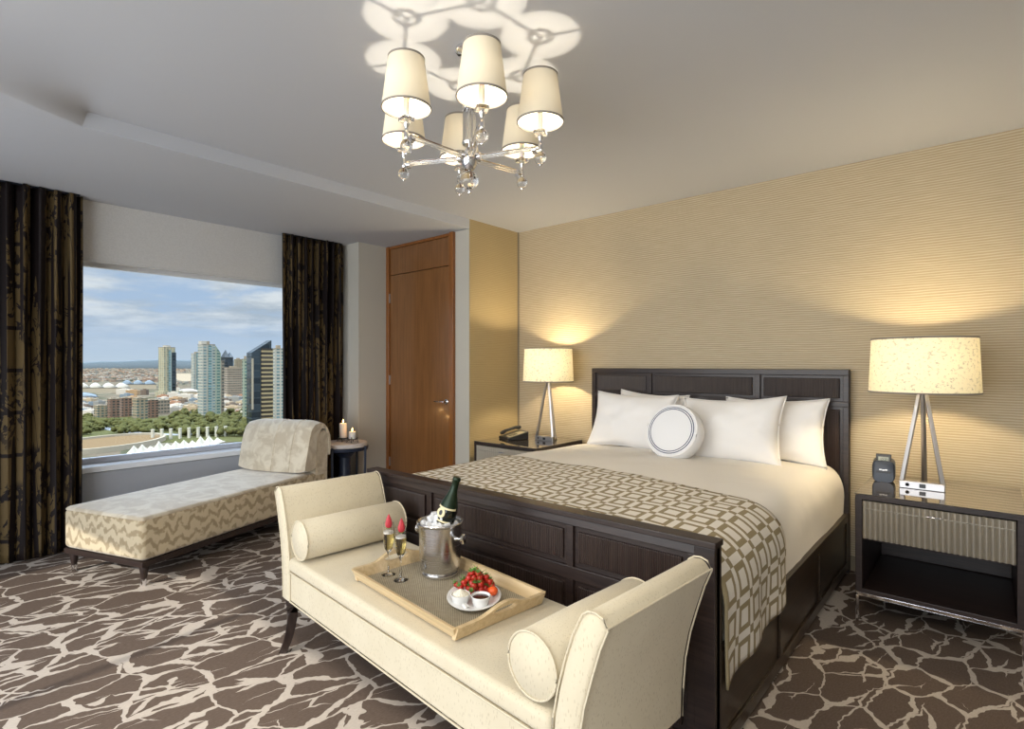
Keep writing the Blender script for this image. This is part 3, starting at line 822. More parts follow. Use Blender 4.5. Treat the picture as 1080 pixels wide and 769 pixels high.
ramekin('small white bowl of whipped cream on the oval plate', .004, -.068, 'cream')
ramekin('small white bowl of dark chocolate sauce on the oval plate', .066, -.022, 'sauce')
pk = B().box((0, 0, 0), (.022, .016, .012), rotm('Y', 24)).obj('sugar_packet', 'white', None, smooth=0, bevel=.002, loc=at_plate(.052, -.082, .020)); tag(pk, 'small white square between the two dip bowls on the plate', 'dip sachet')
# strawberries heaped behind the dips
def berry():
    t = thing('strawberry', 'small red strawberry with green leaves heaped on the oval plate', 'strawberry', group='strawberries on the plate')
    B().lathe([(.0001, -.017), (.004, -.015), (.009, -.007), (.0125, .003), (.0125, .009), (.008, .0135), (.0001, .0145)], 18).obj('fruit', 'berry', t, smooth=180)
    q = B()
    for k in range(6):
        a = k*PI/3; c_, s_ = math.cos(a), math.sin(a)
        q.add([(0, 0, .0150), (.006*c_-.0035*s_, .006*s_+.0035*c_, .0175), (.0145*c_, .0145*s_, .0215), (.006*c_+.0035*s_, .006*s_-.0035*c_, .0175), (.006*c_, .006*s_, .0145)], [(0, 1, 2, 3), (0, 3, 4), (0, 4, 1), (1, 4, 2), (3, 2, 4)])
    q.tube([(0, 0, .014), (.001, 0, .024), (.004, .001, .036)], [.0014, .0011, .0009], 6)
    q.obj('leaves', 'leafgreen', t, smooth=0)
    return t
b0 = berry(); rnd = random.Random(11); n = 0
for lay, (cnt, rx, ry, z) in enumerate([(19, .080, .050, .028), (14, .064, .042, .046), (9, .044, .030, .064), (4, .022, .016, .082)]):
    for k in range(cnt):
        a = k*2.399+lay; r_ = math.sqrt((k+.5)/cnt)
        xa_, ya_ = rx*r_*math.cos(a), ry*r_*math.sin(a); x = -.040+xa_*math.cos(YAW)-ya_*math.sin(YAW); y = .044+xa_*math.sin(YAW)+ya_*math.cos(YAW)
        p_ = at_plate(x, y, z+rnd.uniform(-.003, .003))
        rt = (rnd.uniform(-.9, .3), rnd.uniform(-.7, .7), rnd.uniform(0, 6))
        if n == 0: b0.location = p_; b0.rotation_euler = rt; b0.scale = (.92,)*3
        else: dup(b0, p_, rt)
        n += 1
tm = thing('tomato', 'glossy orange-red round fruit at the right end of the strawberry heap', 'fruit', at_plate(.050, .052, .036))
B().sphere((0, 0, 0), .019, 24, (1, 1, .9)).obj('fruit', 'tomato', tm, smooth=180)
B().sphere((0, 0, .0150), .003, 8, (1, 1, .6)).obj('stem_scar', 'leafgreen', tm)

# ------------------------------------------------------------------ chaise
ch = thing('chaise_longue', 'long patterned velvet chaise in front of the window with dark plinth frame', 'chaise longue', (-4.02, 1.06, 0), R(20))
# local: x runs left (-) from the near right corner, y away
CW, CL = .785, 1.74
B().ex(-CW+.004, -.004, .004, CL, .13, .165).obj('frame', 'espresso', ch, smooth=0, bevel=.004)
cb = cushion_block(B(), -CW+.002, -.002, .002, CL-.004, .166, .44, .035, .012); cb.obj('seat', 'chaise', ch, smooth=50)
cushion_block(B(), -CW+.006, -.006, .006, CL-.25, .415, .450, .022, .016).obj('seat_top', 'chaise_top', ch, smooth=50)
# backrest: curved slab with a draped loose cushion over it
def roll(b, w0, w1, prof, n=16, seed=1.):
    rows = []
    for i in range(n+1):
        t = i/n; x = w0+(w1-w0)*t; e = (1-abs(2*t-1)**6)
        cx = sum(p[0] for p in prof)/len(prof); cz = sum(p[1] for p in prof)/len(prof)
        row = []
        for y, z in prof:
            s = .90+.10*e; k = mnoise.noise(Vector((x*7, y*8+seed, z*4)))*.010
            row.append((x, cy_(y, cx, s)+k, cz+(z-cz)*s+k*.6))
        rows.append(row)
    b.grid(rows, closed=True); m_ = len(prof)
    o = len(b.v)-len(rows)*m_
    b.f.append(tuple(o+i for i in range(m_))); b.f.append(tuple(reversed([o+n*m_+i for i in range(m_)])))
def cy_(y, c, s): return c+(y-c)*s
DYC = -.09
bp = [(1.66, .43), (1.67, .60), (1.69, .72), (1.73, .768), (1.79, .775), (1.835, .74), (1.845, .66), (1.84, .55), (1.83, .20), (1.70, .20)]
bp = [(y+DYC, z if z < .5 else .5+(z-.5)*1.22) for y, z in bp]
b = B(); roll(b, -CW+.004, -.004, bp, 16, 4.); b.obj('backrest', 'chaise_top', ch, smooth=60)
cp = [(1.50, .462), (1.512, .52), (1.535, .62), (1.565, .72), (1.60, .790), (1.65, .828), (1.72, .836), (1.78, .822), (1.83, .786), (1.865, .72), (1.875, .64), (1.872, .56), (1.860, .555), (1.852, .64), (1.842, .72), (1.80, .782), (1.74, .786), (1.70, .75), (1.675, .68), (1.665, .58), (1.660, .47), (1.60, .455), (1.54, .452)]
cp = [(y+DYC, z if z < .47 else .47+(z-.47)*1.20) for y, z in cp]
b = B(); roll(b, -CW+.02, .010, cp, 24, 9.); bc = b.obj('back_cushion', 'chaise_top', ch, smooth=60)
b = B()
for fx in (-.36, -.16):
    pts = []
    for (y, z) in cp[:11]:
        k = mnoise.noise(Vector((fx*7, y*8+9., z*4)))*.010; pts.append((fx, y+k-.001, z+k*.6+.001))
    b.tube(pts, .0035, 6)
b.obj('seam', 'chaise_top', bc)
for x in (-.045, -CW+.045):
    for y in (.045, CL-.05):
        L = B(); L.lathe([(.0001, .13), (.024, .13), (.026, .11), (.021, .075), (.016, .045), (.0001, .045)], 20, (x, y, 0)); lg = L.obj('leg', 'espresso_v', ch, smooth=40)
        B().lathe([(.0001, .0465), (.018, .0465), (.018, .03), (.0135, .004), (.012, 0), (.0001, 0)], 20, (x, y, 0)).obj('ferrule', 'chrome', lg, smooth=40, label='chrome leg cap')

# ------------------------------------------------------------------ side table and candles
SX, SY, SZ = -4.80, 2.99, .65
st = thing('side_table', 'small round side table with pale stone top and dark blue-black legs beside the chaise', 'side table', (SX, SY, 0), R(12))
B().lathe([(.0001, SZ-.042), (.205, SZ-.042), (.215, SZ-.036), (.215, SZ-.006), (.209, SZ), (.0001, SZ)], 64).obj('tabletop', 'stone', st, smooth=40)
b = B(); b.lathe([(.190, SZ-.072), (.222, SZ-.072), (.226, SZ-.060), (.226, SZ-.042), (.190, SZ-.042), (.190, SZ-.072)], 64)
b.obj('rim', 'bluedark', st, smooth=40)
for k in range(4):
    a = k*PI/2+.25; c_, s_ = math.cos(a), math.sin(a)
    L = B(); L.tube([(.224*c_, .224*s_, SZ-.03), (.222*c_, .222*s_, .4), (.214*c_, .214*s_, .2), (.232*c_, .232*s_, 0)], [.016, .015, .014, .013], 4)
    L.obj('leg', 'bluedark', st, smooth=20, bevel=.003)
b = B()
for k in range(2):
    a = k*PI/2+.25; b.box((0, 0, .16), (.42, .024, .022), Matrix.Rotation(a, 4, 'Z'))
b.lathe([(.0001, .14), (.05, .14), (.05, .18), (.075, .24), (.055, .33), (.055, .50), (.10, .548), (.0001, .548)], 24)
b.obj('centre_support', 'bluedark', st, smooth=30)
def candle(label, x, y, h, r):
    # iron stand
    s = thing('candle_holder', 'black iron footed holder under the '+('tall' if h > .1 else 'short')+' white candle', 'candle holder', (x, y, SZ), R(20))
    q = B(); q.lathe([(.0001, .030), (r+.010, .030), (r+.012, .034), (r+.012, .037), (r+.009, .036), (.0001, .034)], 28); q.obj('dish', 'darkmetal', s, smooth=40)
    for k in range(4):
        a = k*PI/2+.5; c_, s_ = math.cos(a), math.sin(a); rr = r+.006
        q = B(); q.tube([(rr*c_, rr*s_, .032), ((rr+.012)*c_, (rr+.012)*s_, .024), ((rr+.008)*c_, (rr+.008)*s_, .008), ((rr+.016)*c_, (rr+.016)*s_, .0035), ((rr+.021)*c_, (rr+.021)*s_, .008)], .0032, 8); q.obj('leg', 'darkmetal', s)
    if h < .1:
        for k in range(4):
            a = k*PI/2+.5; c_, s_ = math.cos(a), math.sin(a); rr = r+.012
            q = B(); q.tube([(rr*c_, rr*s_, .034), ((rr+.003)*c_, (rr+.003)*s_, .048)], .003, 8); q.sphere(((rr+.003)*c_, (rr+.003)*s_, .050), .005, 8); q.obj('finial', 'darkmetal', s)
    c = thing('candle', label, 'candle', (x, y, SZ+.0365))
    B().lathe([(.0001, 0), (r-.001, 0), (r, .002), (r, h-.004), (r-.004, h), (r-.010, h-.005), (.0001, h-.007)], 32).obj('wax', 'wax', c, smooth=50)
    B().tube([(0, 0, h-.007), (.001, 0, h+.006)], .0012, 6).obj('wick', 'black', c)
    B().lathe([(.0001, h+.002), (.004, h+.006), (.0062, h+.014), (.0048, h+.024), (.0018, h+.036), (.0001, h+.041)], 16).obj('flame', 'flame', c, smooth=180)
candle('tall lit white pillar candle on the round side table', -4.865, 3.01, .145, .036)
candle('short lit white pillar candle on the round side table', -4.725, 3.025, .070, .034)

# ------------------------------------------------------------------ nightstands
def nightstand(label, x0, y0, wid=.69, dep=.74):
    t = thing('nightstand', label, 'nightstand', (x0+wid/2, y0, 0))
    w = wid/2; T = .71; bot = .165
    b = B(); fr = .032
    b.ex(-w, -w+fr, 0, dep, bot, T-.030); b.ex(w-fr, w, 0, dep, bot, T-.030)
    b.ex(-w+fr, w-fr, 0, dep, bot, bot+.025); b.ex(-w, w, 0, dep, T-.030, T-.006)
    b.ex(-w+fr, w-fr, dep-.02, dep, bot+.025, T-.030)
    b.ex(-w+fr, w-fr, .02, dep-.02, .455, .468)
    b.obj('body', 'espresso', t, smooth=0, bevel=.003)
    g = Mats['nstop']
    B().ex(-w-.004, w+.004, -.004, dep, T-.006, T).obj('glass_top', g, t, smooth=0, bevel=.0015)
    # fluted drawer
    dr = B(); n = 26; x0_, x1_ = -w+fr+.003, w-fr-.003; z0, z1 = .470, .675; pts = []
    for i in range(n):
        for k in range(6):
            s = (i+k/6)/n; pts.append((x0_+(x1_-x0_)*s, -.004-.011*math.sin(PI*k/6)))
    pts.append((x1_, -.004)); poly = pts+[(x1_, .018), (x0_, .018)]
    dr.prism(poly, z0, z1-.044); 
    dr.prism(poly, z1-.040, z1)
    dr.ex(x0_+.004, x1_-.004, .0, .03, z0, z1)
    dro = dr.obj('drawer', 'drawer', t, smooth=50)
    h = B(); h.tube([(-.028, -.012, .640), (-.028, -.026, .640), (.028, -.026, .640), (.028, -.012, .640)], .003, 8)
    h.obj('handle', 'chrome', dro)
    # chrome base frame
    c = B(); s_ = .016
    for sx in (-1, 1):
        for yy in (.004, dep-.02): c.ex(sx*w-(s_ if sx > 0 else 0), sx*w+(0 if sx > 0 else s_), yy, yy+s_, 0, bot)
    c.ex(-w, w, .004, .004+s_, bot-.018, bot); c.ex(-w, w, dep-.02, dep-.02+s_, bot-.018, bot)
    c.ex(-w, -w+s_, .004, dep-.004, bot-.018, bot); c.ex(w-s_, w, .004, dep-.004, bot-.018, bot)
    c.obj('base_frame', 'chrome', t, smooth=0, bevel=.002, label='chrome base frame')
    return t
Mats = {'nstop': Mat('dark_glass_top', (.045, .034, .028), .06, 0., .9, Coat_Weight=1., Coat_Roughness=.02, Coat_IOR=1.9)}
nightstand('dark nightstand with fluted silver drawer to the right of the bed', -.546, 3.522)
nightstand('dark nightstand with fluted silver drawer in the corner to the left of the bed', -3.60, 3.60, .72, .72)

# table lamps
def table_lamp(label, x, y, rz, rb, rt, z0=.7105):
    t = thing('table_lamp', label, 'table lamp', (x, y, z0), rz)
    zb, zt = 1.262-z0, 1.568-z0
    b = B(); fy = -.052; hx = .104
    b.ex(-hx, hx, fy-.018, fy+.018, 0, .042)
    bar = b.obj('base_bar', 'steel', t, smooth=0, bevel=.003)
    b = B(); 
    for sx in (-1, 1): b.tube([(sx*(hx-.014), fy+.018, .010), (sx*.012, .112, .010)], .009, 4)
    b.obj('base_rails', 'steel', t, smooth=20)
    ap = (0, .0, zb+.02)
    for (lx, ly, lz) in ((-hx+.012, fy, .042), (hx-.012, fy, .042), (0, .115, .0)):
        L = B(); L.tube([(lx, ly, lz), (lx*.12, ly*.12, ap[2])], [.0145, .0125], 4); L.obj('leg', 'steel', t, smooth=20, bevel=.002)
    so = B(); so.lathe([(.0001, -.012), (.010, -.012), (.010, .0), (.0001, .0)], 18, (-.066, fy-.018, .021), rotm('X', 90)); so.obj('switch', 'black', bar)
    so = B(); so.box((.004, fy-.0185, .021), (.030, .003, .022)); so.obj('socket', 'black', bar, smooth=0, bevel=.002)
    N = B(); N.lathe([(.0001, zb), (.016, zb), (.018, zb+.01), (.010, zb+.03), (.010, zb+.09), (.016, zb+.095), (.016, zb+.13), (.0001, zb+.13)], 20); N.obj('stem', 'steel', t, smooth=40)
    bu = B(); bu.sphere((0, 0, zb+.165), .030, 18, (1, 1, 1.15)); bu.obj('bulb', 'bulb', t, smooth=180)
    s = B(); s.shell([(rb, zb), (rb+(rt-rb)*.5, (zb+zt)/2), (rt, zt)], 72); sh = s.obj('lamp_shade', 'shade', t, smooth=180)
    for rr, z in ((rb, zb), (rt, zt)):
        r = B(); r.shell([(rr-.0015, z-.004), (rr+.002, z-.004), (rr+.002, z+.004), (rr-.0015, z+.004), (rr-.0015, z-.004)], 72); r.obj('shade_rim', 'shade_trim', sh, smooth=30)
    sp = B()
    for k in range(3):
        a = k*2*PI/3+.5; sp.tube([(0, 0, zt-.025), (rt*math.cos(a), rt*math.sin(a), zt-.004)], .0018, 6)
    sp.obj('spider', 'steel', sh)
    return t
table_lamp('table lamp with cream drum shade and open metal pyramid base, on the right nightstand', -.275, 3.915, R(0), .262, .249)
table_lamp('table lamp with cream drum shade in the corner, on the left nightstand', -3.10, 4.08, R(0), .237, .223)

# telephone
ph = thing('telephone', 'black desk telephone on the left nightstand beside the lamp', 'telephone', (-3.40, 3.93, .7105), R(-22))
b = B(); b.add([(-.10, -.11, 0), (.10, -.11, 0), (.10, .11, 0), (-.10, .11, 0), (-.10, -.11, .022), (.10, -.11, .022), (.10, .11, .075), (-.10, .11, .075)], [(3, 2, 1, 0), (4, 5, 6, 7), (0, 1, 5, 4), (1, 2, 6, 5), (2, 3, 7, 6), (3, 0, 4, 7)])
pb = b.obj('phone_body', 'black', ph, smooth=0, bevel=.006)
hs = B(); sl_ = .053/.22
hs.tube([(-.062, y, .052+(y+.11)*sl_+(.010 if abs(y) < .06 else 0)) for y in (-.105, -.085, -.05, 0, .05, .085, .105)], [.014, .019, .014, .013, .014, .019, .014], 12, sx=1.3)
hs.obj('handset', 'black', ph, smooth=60)
tilt = rotm('X', math.degrees(math.atan(sl_)))
q = B(); q.box((.035, .0, .0495), (.095, .17, .002), tilt); fp = q.obj('faceplate', 'keys', pb, smooth=0)
q = B()
for i in range(3):
    for j in range(4):
        yy = -.055+j*.020; q.box((.015+i*.022, yy, .0510+yy*sl_), (.014, .012, .003), tilt)
q.obj('keypad', 'black', fp, smooth=0)
# dock clock
ck = thing('clock_radio', 'small dark blue-black clock radio beside the lamp on the right nightstand', 'clock', (-.470, 4.00, .7105), R(3))
b = B(); poly = []
def rounded(y, w, h, n=6):
    pts = []
    for k in range(24):
        a = 2*PI*k/24; cx, cz = math.cos(a), math.sin(a)
        pts.append((w*math.copysign(abs(cx)**.45, cx), y, h/2+h/2*math.copysign(abs(cz)**.45, cz)))
    return pts
rows = [rounded(-.055, .052, .120), rounded(-.050, .057, .128), rounded(.03, .057, .14), rounded(.05, .050, .13)]
b.grid(rows, closed=True); b.f.append(tuple(range(24))); b.f.append(tuple(72+i for i in range(24)))
cbd = b.obj('clock_body', 'bluegrey', ck, smooth=40)
b = B(); b.add([(-.038, -.058, .055), (.038, -.058, .055), (.040, -.034, .168), (-.040, -.034, .168), (-.034, .01, .055), (.034, .01, .055), (.036, .0, .160), (-.036, .0, .160)], [(0, 1, 2, 3), (5, 4, 7, 6), (0, 4, 5, 1), (3, 2, 6, 7), (0, 3, 7, 4), (1, 5, 6, 2)])
fcp = b.obj('front_panel', 'black', ck, smooth=0, bevel=.005)
tl = rotm('X', -12)
B().box((0, -.0428, .132), (.052, .002, .038), tl).obj('display', 'lcd', fcp, smooth=0)
q = B()
segs = {'1': 'bc', '2': 'abged', '3': 'abgcd', '0': 'abcdef'}
def digit(b, ch_, cx):
    S = {'a': (0, .010, 1), 'd': (0, -.010, 1), 'g': (0, 0, 1), 'b': (.004, .005, 0), 'c': (.004, -.005, 0), 'e': (-.004, -.005, 0), 'f': (-.004, .005, 0)}
    for k in segs[ch_]:
        x, z, hzt = S[k]; b.box((cx+x, -.0443-z*-.2126, .132+z), (.007 if hzt else .0018, .0012, .0018 if hzt else .008), tl)
for ch_, cx in zip('1230', (-.017, -.006, .007, .018)): digit(q, ch_, cx)
q.obj('digits', 'black', fcp, smooth=0)
q = B()
for (x, z) in ((-.022, .088), (-.010, .090), (.010, .090), (.022, .088), (-.014, .075), (0, .073), (.014, .075), (-.032, .112), (.032, .112), (0, .104)):
    q.box((x, -.0585+(z-.055)*.2124, z), (.012, .003, .007), tl)
q.obj('buttons', 'steel', fcp, smooth=0)

# ------------------------------------------------------------------ chandelier
CX, CY = -1.72, 1.69
cd = thing('chandelier', 'six-arm crystal chandelier with ivory cloth shades hanging from the ceiling', 'chandelier', (CX, CY, HIGHC))
def Z(z): return z-HIGHC
b = B(); b.lathe([(.0001, Z(2.809)), (.062, Z(2.809)), (.062, Z(2.797)), (.050, Z(2.785)), (.018, Z(2.778)), (.010, Z(2.76)), (.0001, Z(2.76))], 32); b.obj('canopy', 'chrome', cd, smooth=40)
b = B(); b.tube([(0, 0, Z(2.77)), (0, 0, Z(2.26))], .0055, 12); b.obj('rod', 'chrome', cd)
b = B()
for k in range(6):
    a = k*PI/3; b.tube([(.021*math.cos(a), .021*math.sin(a), Z(2.405)), (.021*math.cos(a), .021*math.sin(a), Z(2.545))], .0088, 12)
b.obj('crystal_column', 'crystal', cd, smooth=50)
b = B()
for z in (2.397, 2.552): b = B(); b.lathe([(.0001, Z(z-.008)), (.030, Z(z-.008)), (.033, Z(z)), (.030, Z(z+.008)), (.0001, Z(z+.008))], 28); b.obj('collar', 'chrome', cd, smooth=40)
b = B()
b.lathe([(.0001, Z(2.275)), (.02, Z(2.28)), (.034, Z(2.30)), (.038, Z(2.325)), (.034, Z(2.345)), (.022, Z(2.36)), (.014, Z(2.375)), (.0001, Z(2.375))], 28)
b.obj('hub', 'chrome', cd, smooth=40)
B().sphere((0, 0, Z(2.233)), .042, 32, (1, 1, .95)).obj('crystal_ball', 'crystal', cd, smooth=180)
b = B(); b.lathe([(.0001, Z(2.166)), (.006, Z(2.172)), (.009, Z(2.181)), (.006, Z(2.19)), (.012, Z(2.196)), (.012, Z(2.201)), (.0001, Z(2.204))], 16); b.obj('finial', 'chrome', cd, smooth=60)
CR = .322
arm0 = None
def chandelier_arm(ang):
    a = R(ang); ca, sa = math.cos(a), math.sin(a)
    def P3(r, t, z): return (r*ca-t*sa, r*sa+t*ca, Z(z))
    ar = B()
    for t in (-.0095, .0095): ar.tube([P3(.050, t, 2.332), P3(CR-.032, t, 2.340)], .0075, 10)
    arm_ = ar.obj('crystal_arm', 'crystal', cd, smooth=60)
    m_ = B()
    m_.tube([P3(.036, 0, 2.333), P3(.052, 0, 2.334)], .017, 12); m_.tube([P3(.03, 0, 2.333), P3(.045, 0, 2.333)], .008, 10); m_.obj('inner_fitting', 'chrome', arm_, smooth=40)
    m_ = B(); m_.tube([P3(CR-.034, 0, 2.333), P3(CR-.018, 0, 2.334)], .017, 12); m_.tube([P3(CR-.03, 0, 2.339), P3(CR, 0, 2.34)], .007, 10)
    c0 = P3(CR, 0, 0); c0 = (c0[0], c0[1], 0)
    m_.lathe([(.0001, Z(2.318)), (.008, Z(2.318)), (.010, Z(2.326)), (.010, Z(2.35)), (.007, Z(2.356)), (.007, Z(2.372)), (.011, Z(2.378)), (.011, Z(2.392)), (.0001, Z(2.392))], 16, c0)
    m_.obj('arm_fitting', 'chrome', arm_, smooth=40); m_ = B()
    m_.lathe([(.0001, Z(2.258)), (.005, Z(2.262)), (.0065, Z(2.268)), (.004, Z(2.275)), (.0001, Z(2.278))], 12, c0)
    m_.obj('finial', 'chrome', arm_, smooth=40)
    B().sphere((c0[0], c0[1], Z(2.296)), .026, 24, (1, 1, 1.05)).obj('crystal_drop', 'crystal', arm_, smooth=180)
    B().box((c0[0], c0[1], Z(2.402)), (.050, .050, .016), Matrix.Rotation(a, 4, 'Z')).obj('crystal_dish', 'crystal', arm_, smooth=0, bevel=.004)
    B().lathe([(.0001, Z(2.412)), (.012, Z(2.412)), (.012, Z(2.488)), (.0001, Z(2.490))], 18, c0).obj('candle_sleeve', 'wax', arm_, smooth=40)
    B().lathe([(.0001, Z(2.490)), (.006, Z(2.493)), (.009, Z(2.503)), (.006, Z(2.514)), (.0001, Z(2.520))], 16, c0).obj('bulb', 'bulb', arm_, smooth=180)
    zb, zt = 2.448, 2.645; rb, rt = .098, .072
    sh = B().shell([(rb, Z(zb)), ((rb+rt)/2, Z((zb+zt)/2)), (rt, Z(zt))], 56, c0).obj('lamp_shade', 'shade_c', cd, smooth=180)
    for rr, z in ((rb, zb), (rt, zt)):
        r = B(); r.shell([(rr-.0015, Z(z-.004)), (rr+.0018, Z(z-.004)), (rr+.0018, Z(z+.004)), (rr-.0015, Z(z+.004)), (rr-.0015, Z(z-.004))], 56, c0); r.obj('shade_rim', 'shade_trim', sh, smooth=30)
    sp = B()
    for k in range(3):
        q = k*2*PI/3+a; sp.tube([(c0[0], c0[1], Z(zt-.02)), (c0[0]+rt*math.cos(q), c0[1]+rt*math.sin(q), Z(zt-.003))], 0.003, 6)
    sp.tube([(c0[0]+.016*math.cos(k*PI/8), c0[1]+.016*math.sin(k*PI/8), Z(zt-.02)) for k in range(16)], .004, 6, closed=True)
    sp.obj('spider', 'chrome', sh)
    return (CX+c0[0], CY+c0[1])
CH = []
for ang in (-96, -36, 24, 84, 144, -156): CH.append(chandelier_arm(ang))

#CITY0#
# ------------------------------------------------------------------ the city outside, at its real size and distance
FX, FYv = -math.sin(YAW), math.cos(YAW); RX, RY = math.cos(YAW), math.sin(YAW)
DROP = 90.; GZ = CAMH-DROP
def ray(px, d):                                            # point at depth d along the bearing of image column px
    u = (px-540)/574.5; return (d*(FX+u*RX), d*(FYv+u*RY))
def dist(py): return DROP*574.5/(py-384.5)
def gp(px, py): d = dist(py); x, y = ray(px, d); return x, y, d
def hgt(py, d): return (384.5-py)/574.5*d+DROP              # height above the city ground
def facade(name, wall, glass, fh=3.6, bay=5., fz=.5, fb=.3, metal=.0):
    m = Mat(name, wall, .6)
    x, y, z = m.sep(m.co())
    a = m.math('GREATER_THAN', m.math('FRACT', m.math('DIVIDE', z, fh)), fz)
    b_ = m.math('GREATER_THAN', m.math('FRACT', m.math('DIVIDE', m.math('ADD', x, y), bay)), fb)
    k = m.math('MULTIPLY', a, b_)
    nn = m.noise(m.comb(m.math('SNAP', m.math('ADD', x, y), bay), m.math('SNAP', z, fh), 0.), .9, 1.)
    g2 = m.mix(m.ss(nn, .3, .7), glass, tuple(min(1, v*2.2+.02) for v in (hexc(glass) if isinstance(glass, str) else glass)))
    m.set('Base Color', m.mix(k, wall, g2)); m.set('Roughness', m.mix(k, (.7,)*3, (.2,)*3)); return m
CM = {
 'fa_cream': facade('cream_tower_facade', (.52, .46, .31), (.13, .19, .17), 4.5, 9., .45, .45),
 'fa_teal': facade('teal_glass_facade', (.36, .43, .42), (.06, .16, .19), 4.2, 8., .42, .30),
 'fa_dark': facade('dark_glass_facade', (.10, .10, .075), (.012, .022, .03), 4.5, 200., .35, .0),
 'fa_darkglass': facade('black_glass_facade', (.02, .035, .045), (.01, .02, .03), 9., 12., .2, .1),
 'fa_balc': facade('balcony_band_facade', (.42, .34, .18), (.03, .026, .02), 5.6, 400., .42, .0),
 'fa_brown': facade('brown_office_facade', (.36, .30, .23), (.07, .075, .07), 6., 5., .45, .25),
 'fa_white': facade('white_balcony_facade', (.50, .49, .43), (.10, .17, .19), 5., 7., .45, .35),
 'fa_green': facade('green_tinted_facade', (.36, .42, .33), (.05, .12, .12), 5., 8., .45, .35),
 'fa_brick': facade('brick_condo_facade', (.25, .14, .09), (.03, .04, .04), 4.4, 6., .45, .40),
 'fa_tan': facade('tan_condo_facade', (.38, .30, .19), (.05, .09, .09), 4.4, 6., .45, .40),
 'roofs': Mat('flat_roof', (.40, .35, .28), .9), 'white_roof': Mat('white_roof', (.62, .61, .57), .6),
 'grey_roof': Mat('blue_grey_roof', (.27, .34, .42), .6), 'slate': Mat('dark_crown', (.06, .08, .10), .4),
 'sail': Mat('white_sailcloth', (.72, .70, .63), .6), 'plaza': Mat('sandy_plaza', (.25, .18, .11), .9),
 'rim': Mat('pale_concrete', (.50, .46, .38), .8), 'mast': Mat('pale_column', (.66, .66, .58), .7),
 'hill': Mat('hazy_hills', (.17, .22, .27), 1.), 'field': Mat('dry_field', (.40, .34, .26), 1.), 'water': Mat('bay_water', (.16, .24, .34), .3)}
for _k in ('roofs', 'white_roof', 'grey_roof', 'sail', 'plaza', 'rim', 'hill', 'field', 'water'): CM[_k].set('Specular IOR Level', 0.)
m = Mat('tree_crowns', (.07, .10, .03), .9, spec=.1); m.set('Base Color', m.mix(m.noise(m.co(), .35, 3.), (.030, .040, .012), (.19, .19, .065))); CM['tree'] = m
m = Mat('city_ground', (.3, .27, .22), .95, spec=.05)
v = m.co(); c1 = m.vor(m.mp(v, (1/38., 1/38., 1)), 1., 'F1', 1., 'Color'); r_, g_, b_ = m.sep(c1)
gc = m.ramp(r_, [(0., (.12, .11, .09)), (.3, (.26, .20, .15)), (.5, (.06, .075, .035)), (.7, (.30, .27, .22)), (1., (.20, .13, .09))])
m.set('Base Color', m.mix(m.math('MULTIPLY', m.noise(m.mp(v, (.002, .002, 1)), 1., 3.), .6), gc, (.12, .12, .09))); CM['ground'] = m
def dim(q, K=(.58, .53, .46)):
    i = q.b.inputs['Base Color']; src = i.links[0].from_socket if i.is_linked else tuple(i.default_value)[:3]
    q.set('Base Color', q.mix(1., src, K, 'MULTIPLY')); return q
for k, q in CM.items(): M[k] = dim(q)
def sth(o): o['kind'] = 'structure'; return o
# ground and hills
b = B(); b.ex(-26000, -60, -9000, 30000, GZ-1, GZ); gr = b.obj('city_ground', 'ground', smooth=0); sth(gr)
hb_ = B(); rnd = random.Random(4); top = []; bot = []; back = []
for i in range(90):
    px = -60+i*8.; dd = 11500.
    x, y = ray(px, dd); x2, y2 = ray(px, dd+2500)
    prof = 380.6-2.2*math.exp(-((px-165)/30)**2)-1.6*math.exp(-((px-235)/50)**2)-.9*mnoise.noise(Vector((px*.06, 1, 0)))+(2.4 if px < 105 else 0)*max(0, (105-px)/30)
    h = max(6, hgt(min(384.0, prof), dd))
    bot.append((x, y, GZ)); top.append((x, y, GZ+h*.8)); back.append((x2, y2, GZ+h*1.0))
hb_.grid([bot, top, back]); hl = hb_.obj('distant_hills', 'hill', smooth=180); sth(hl)
def patch(name, mat, pts, h=.6, label=None):
    b = B(); P = [gp(*p)[:2] for p in pts]; b.prism(P, GZ+.02, GZ+h); return b.obj(name, mat, smooth=0)
sth(patch('bay_water', 'water', [(60, 386.2), (420, 386.2), (420, 389.5), (60, 388.4)], .8))
sth(patch('dry_field', 'field', [(186, 394), (262, 395), (262, 403.5), (186, 402)], .5))
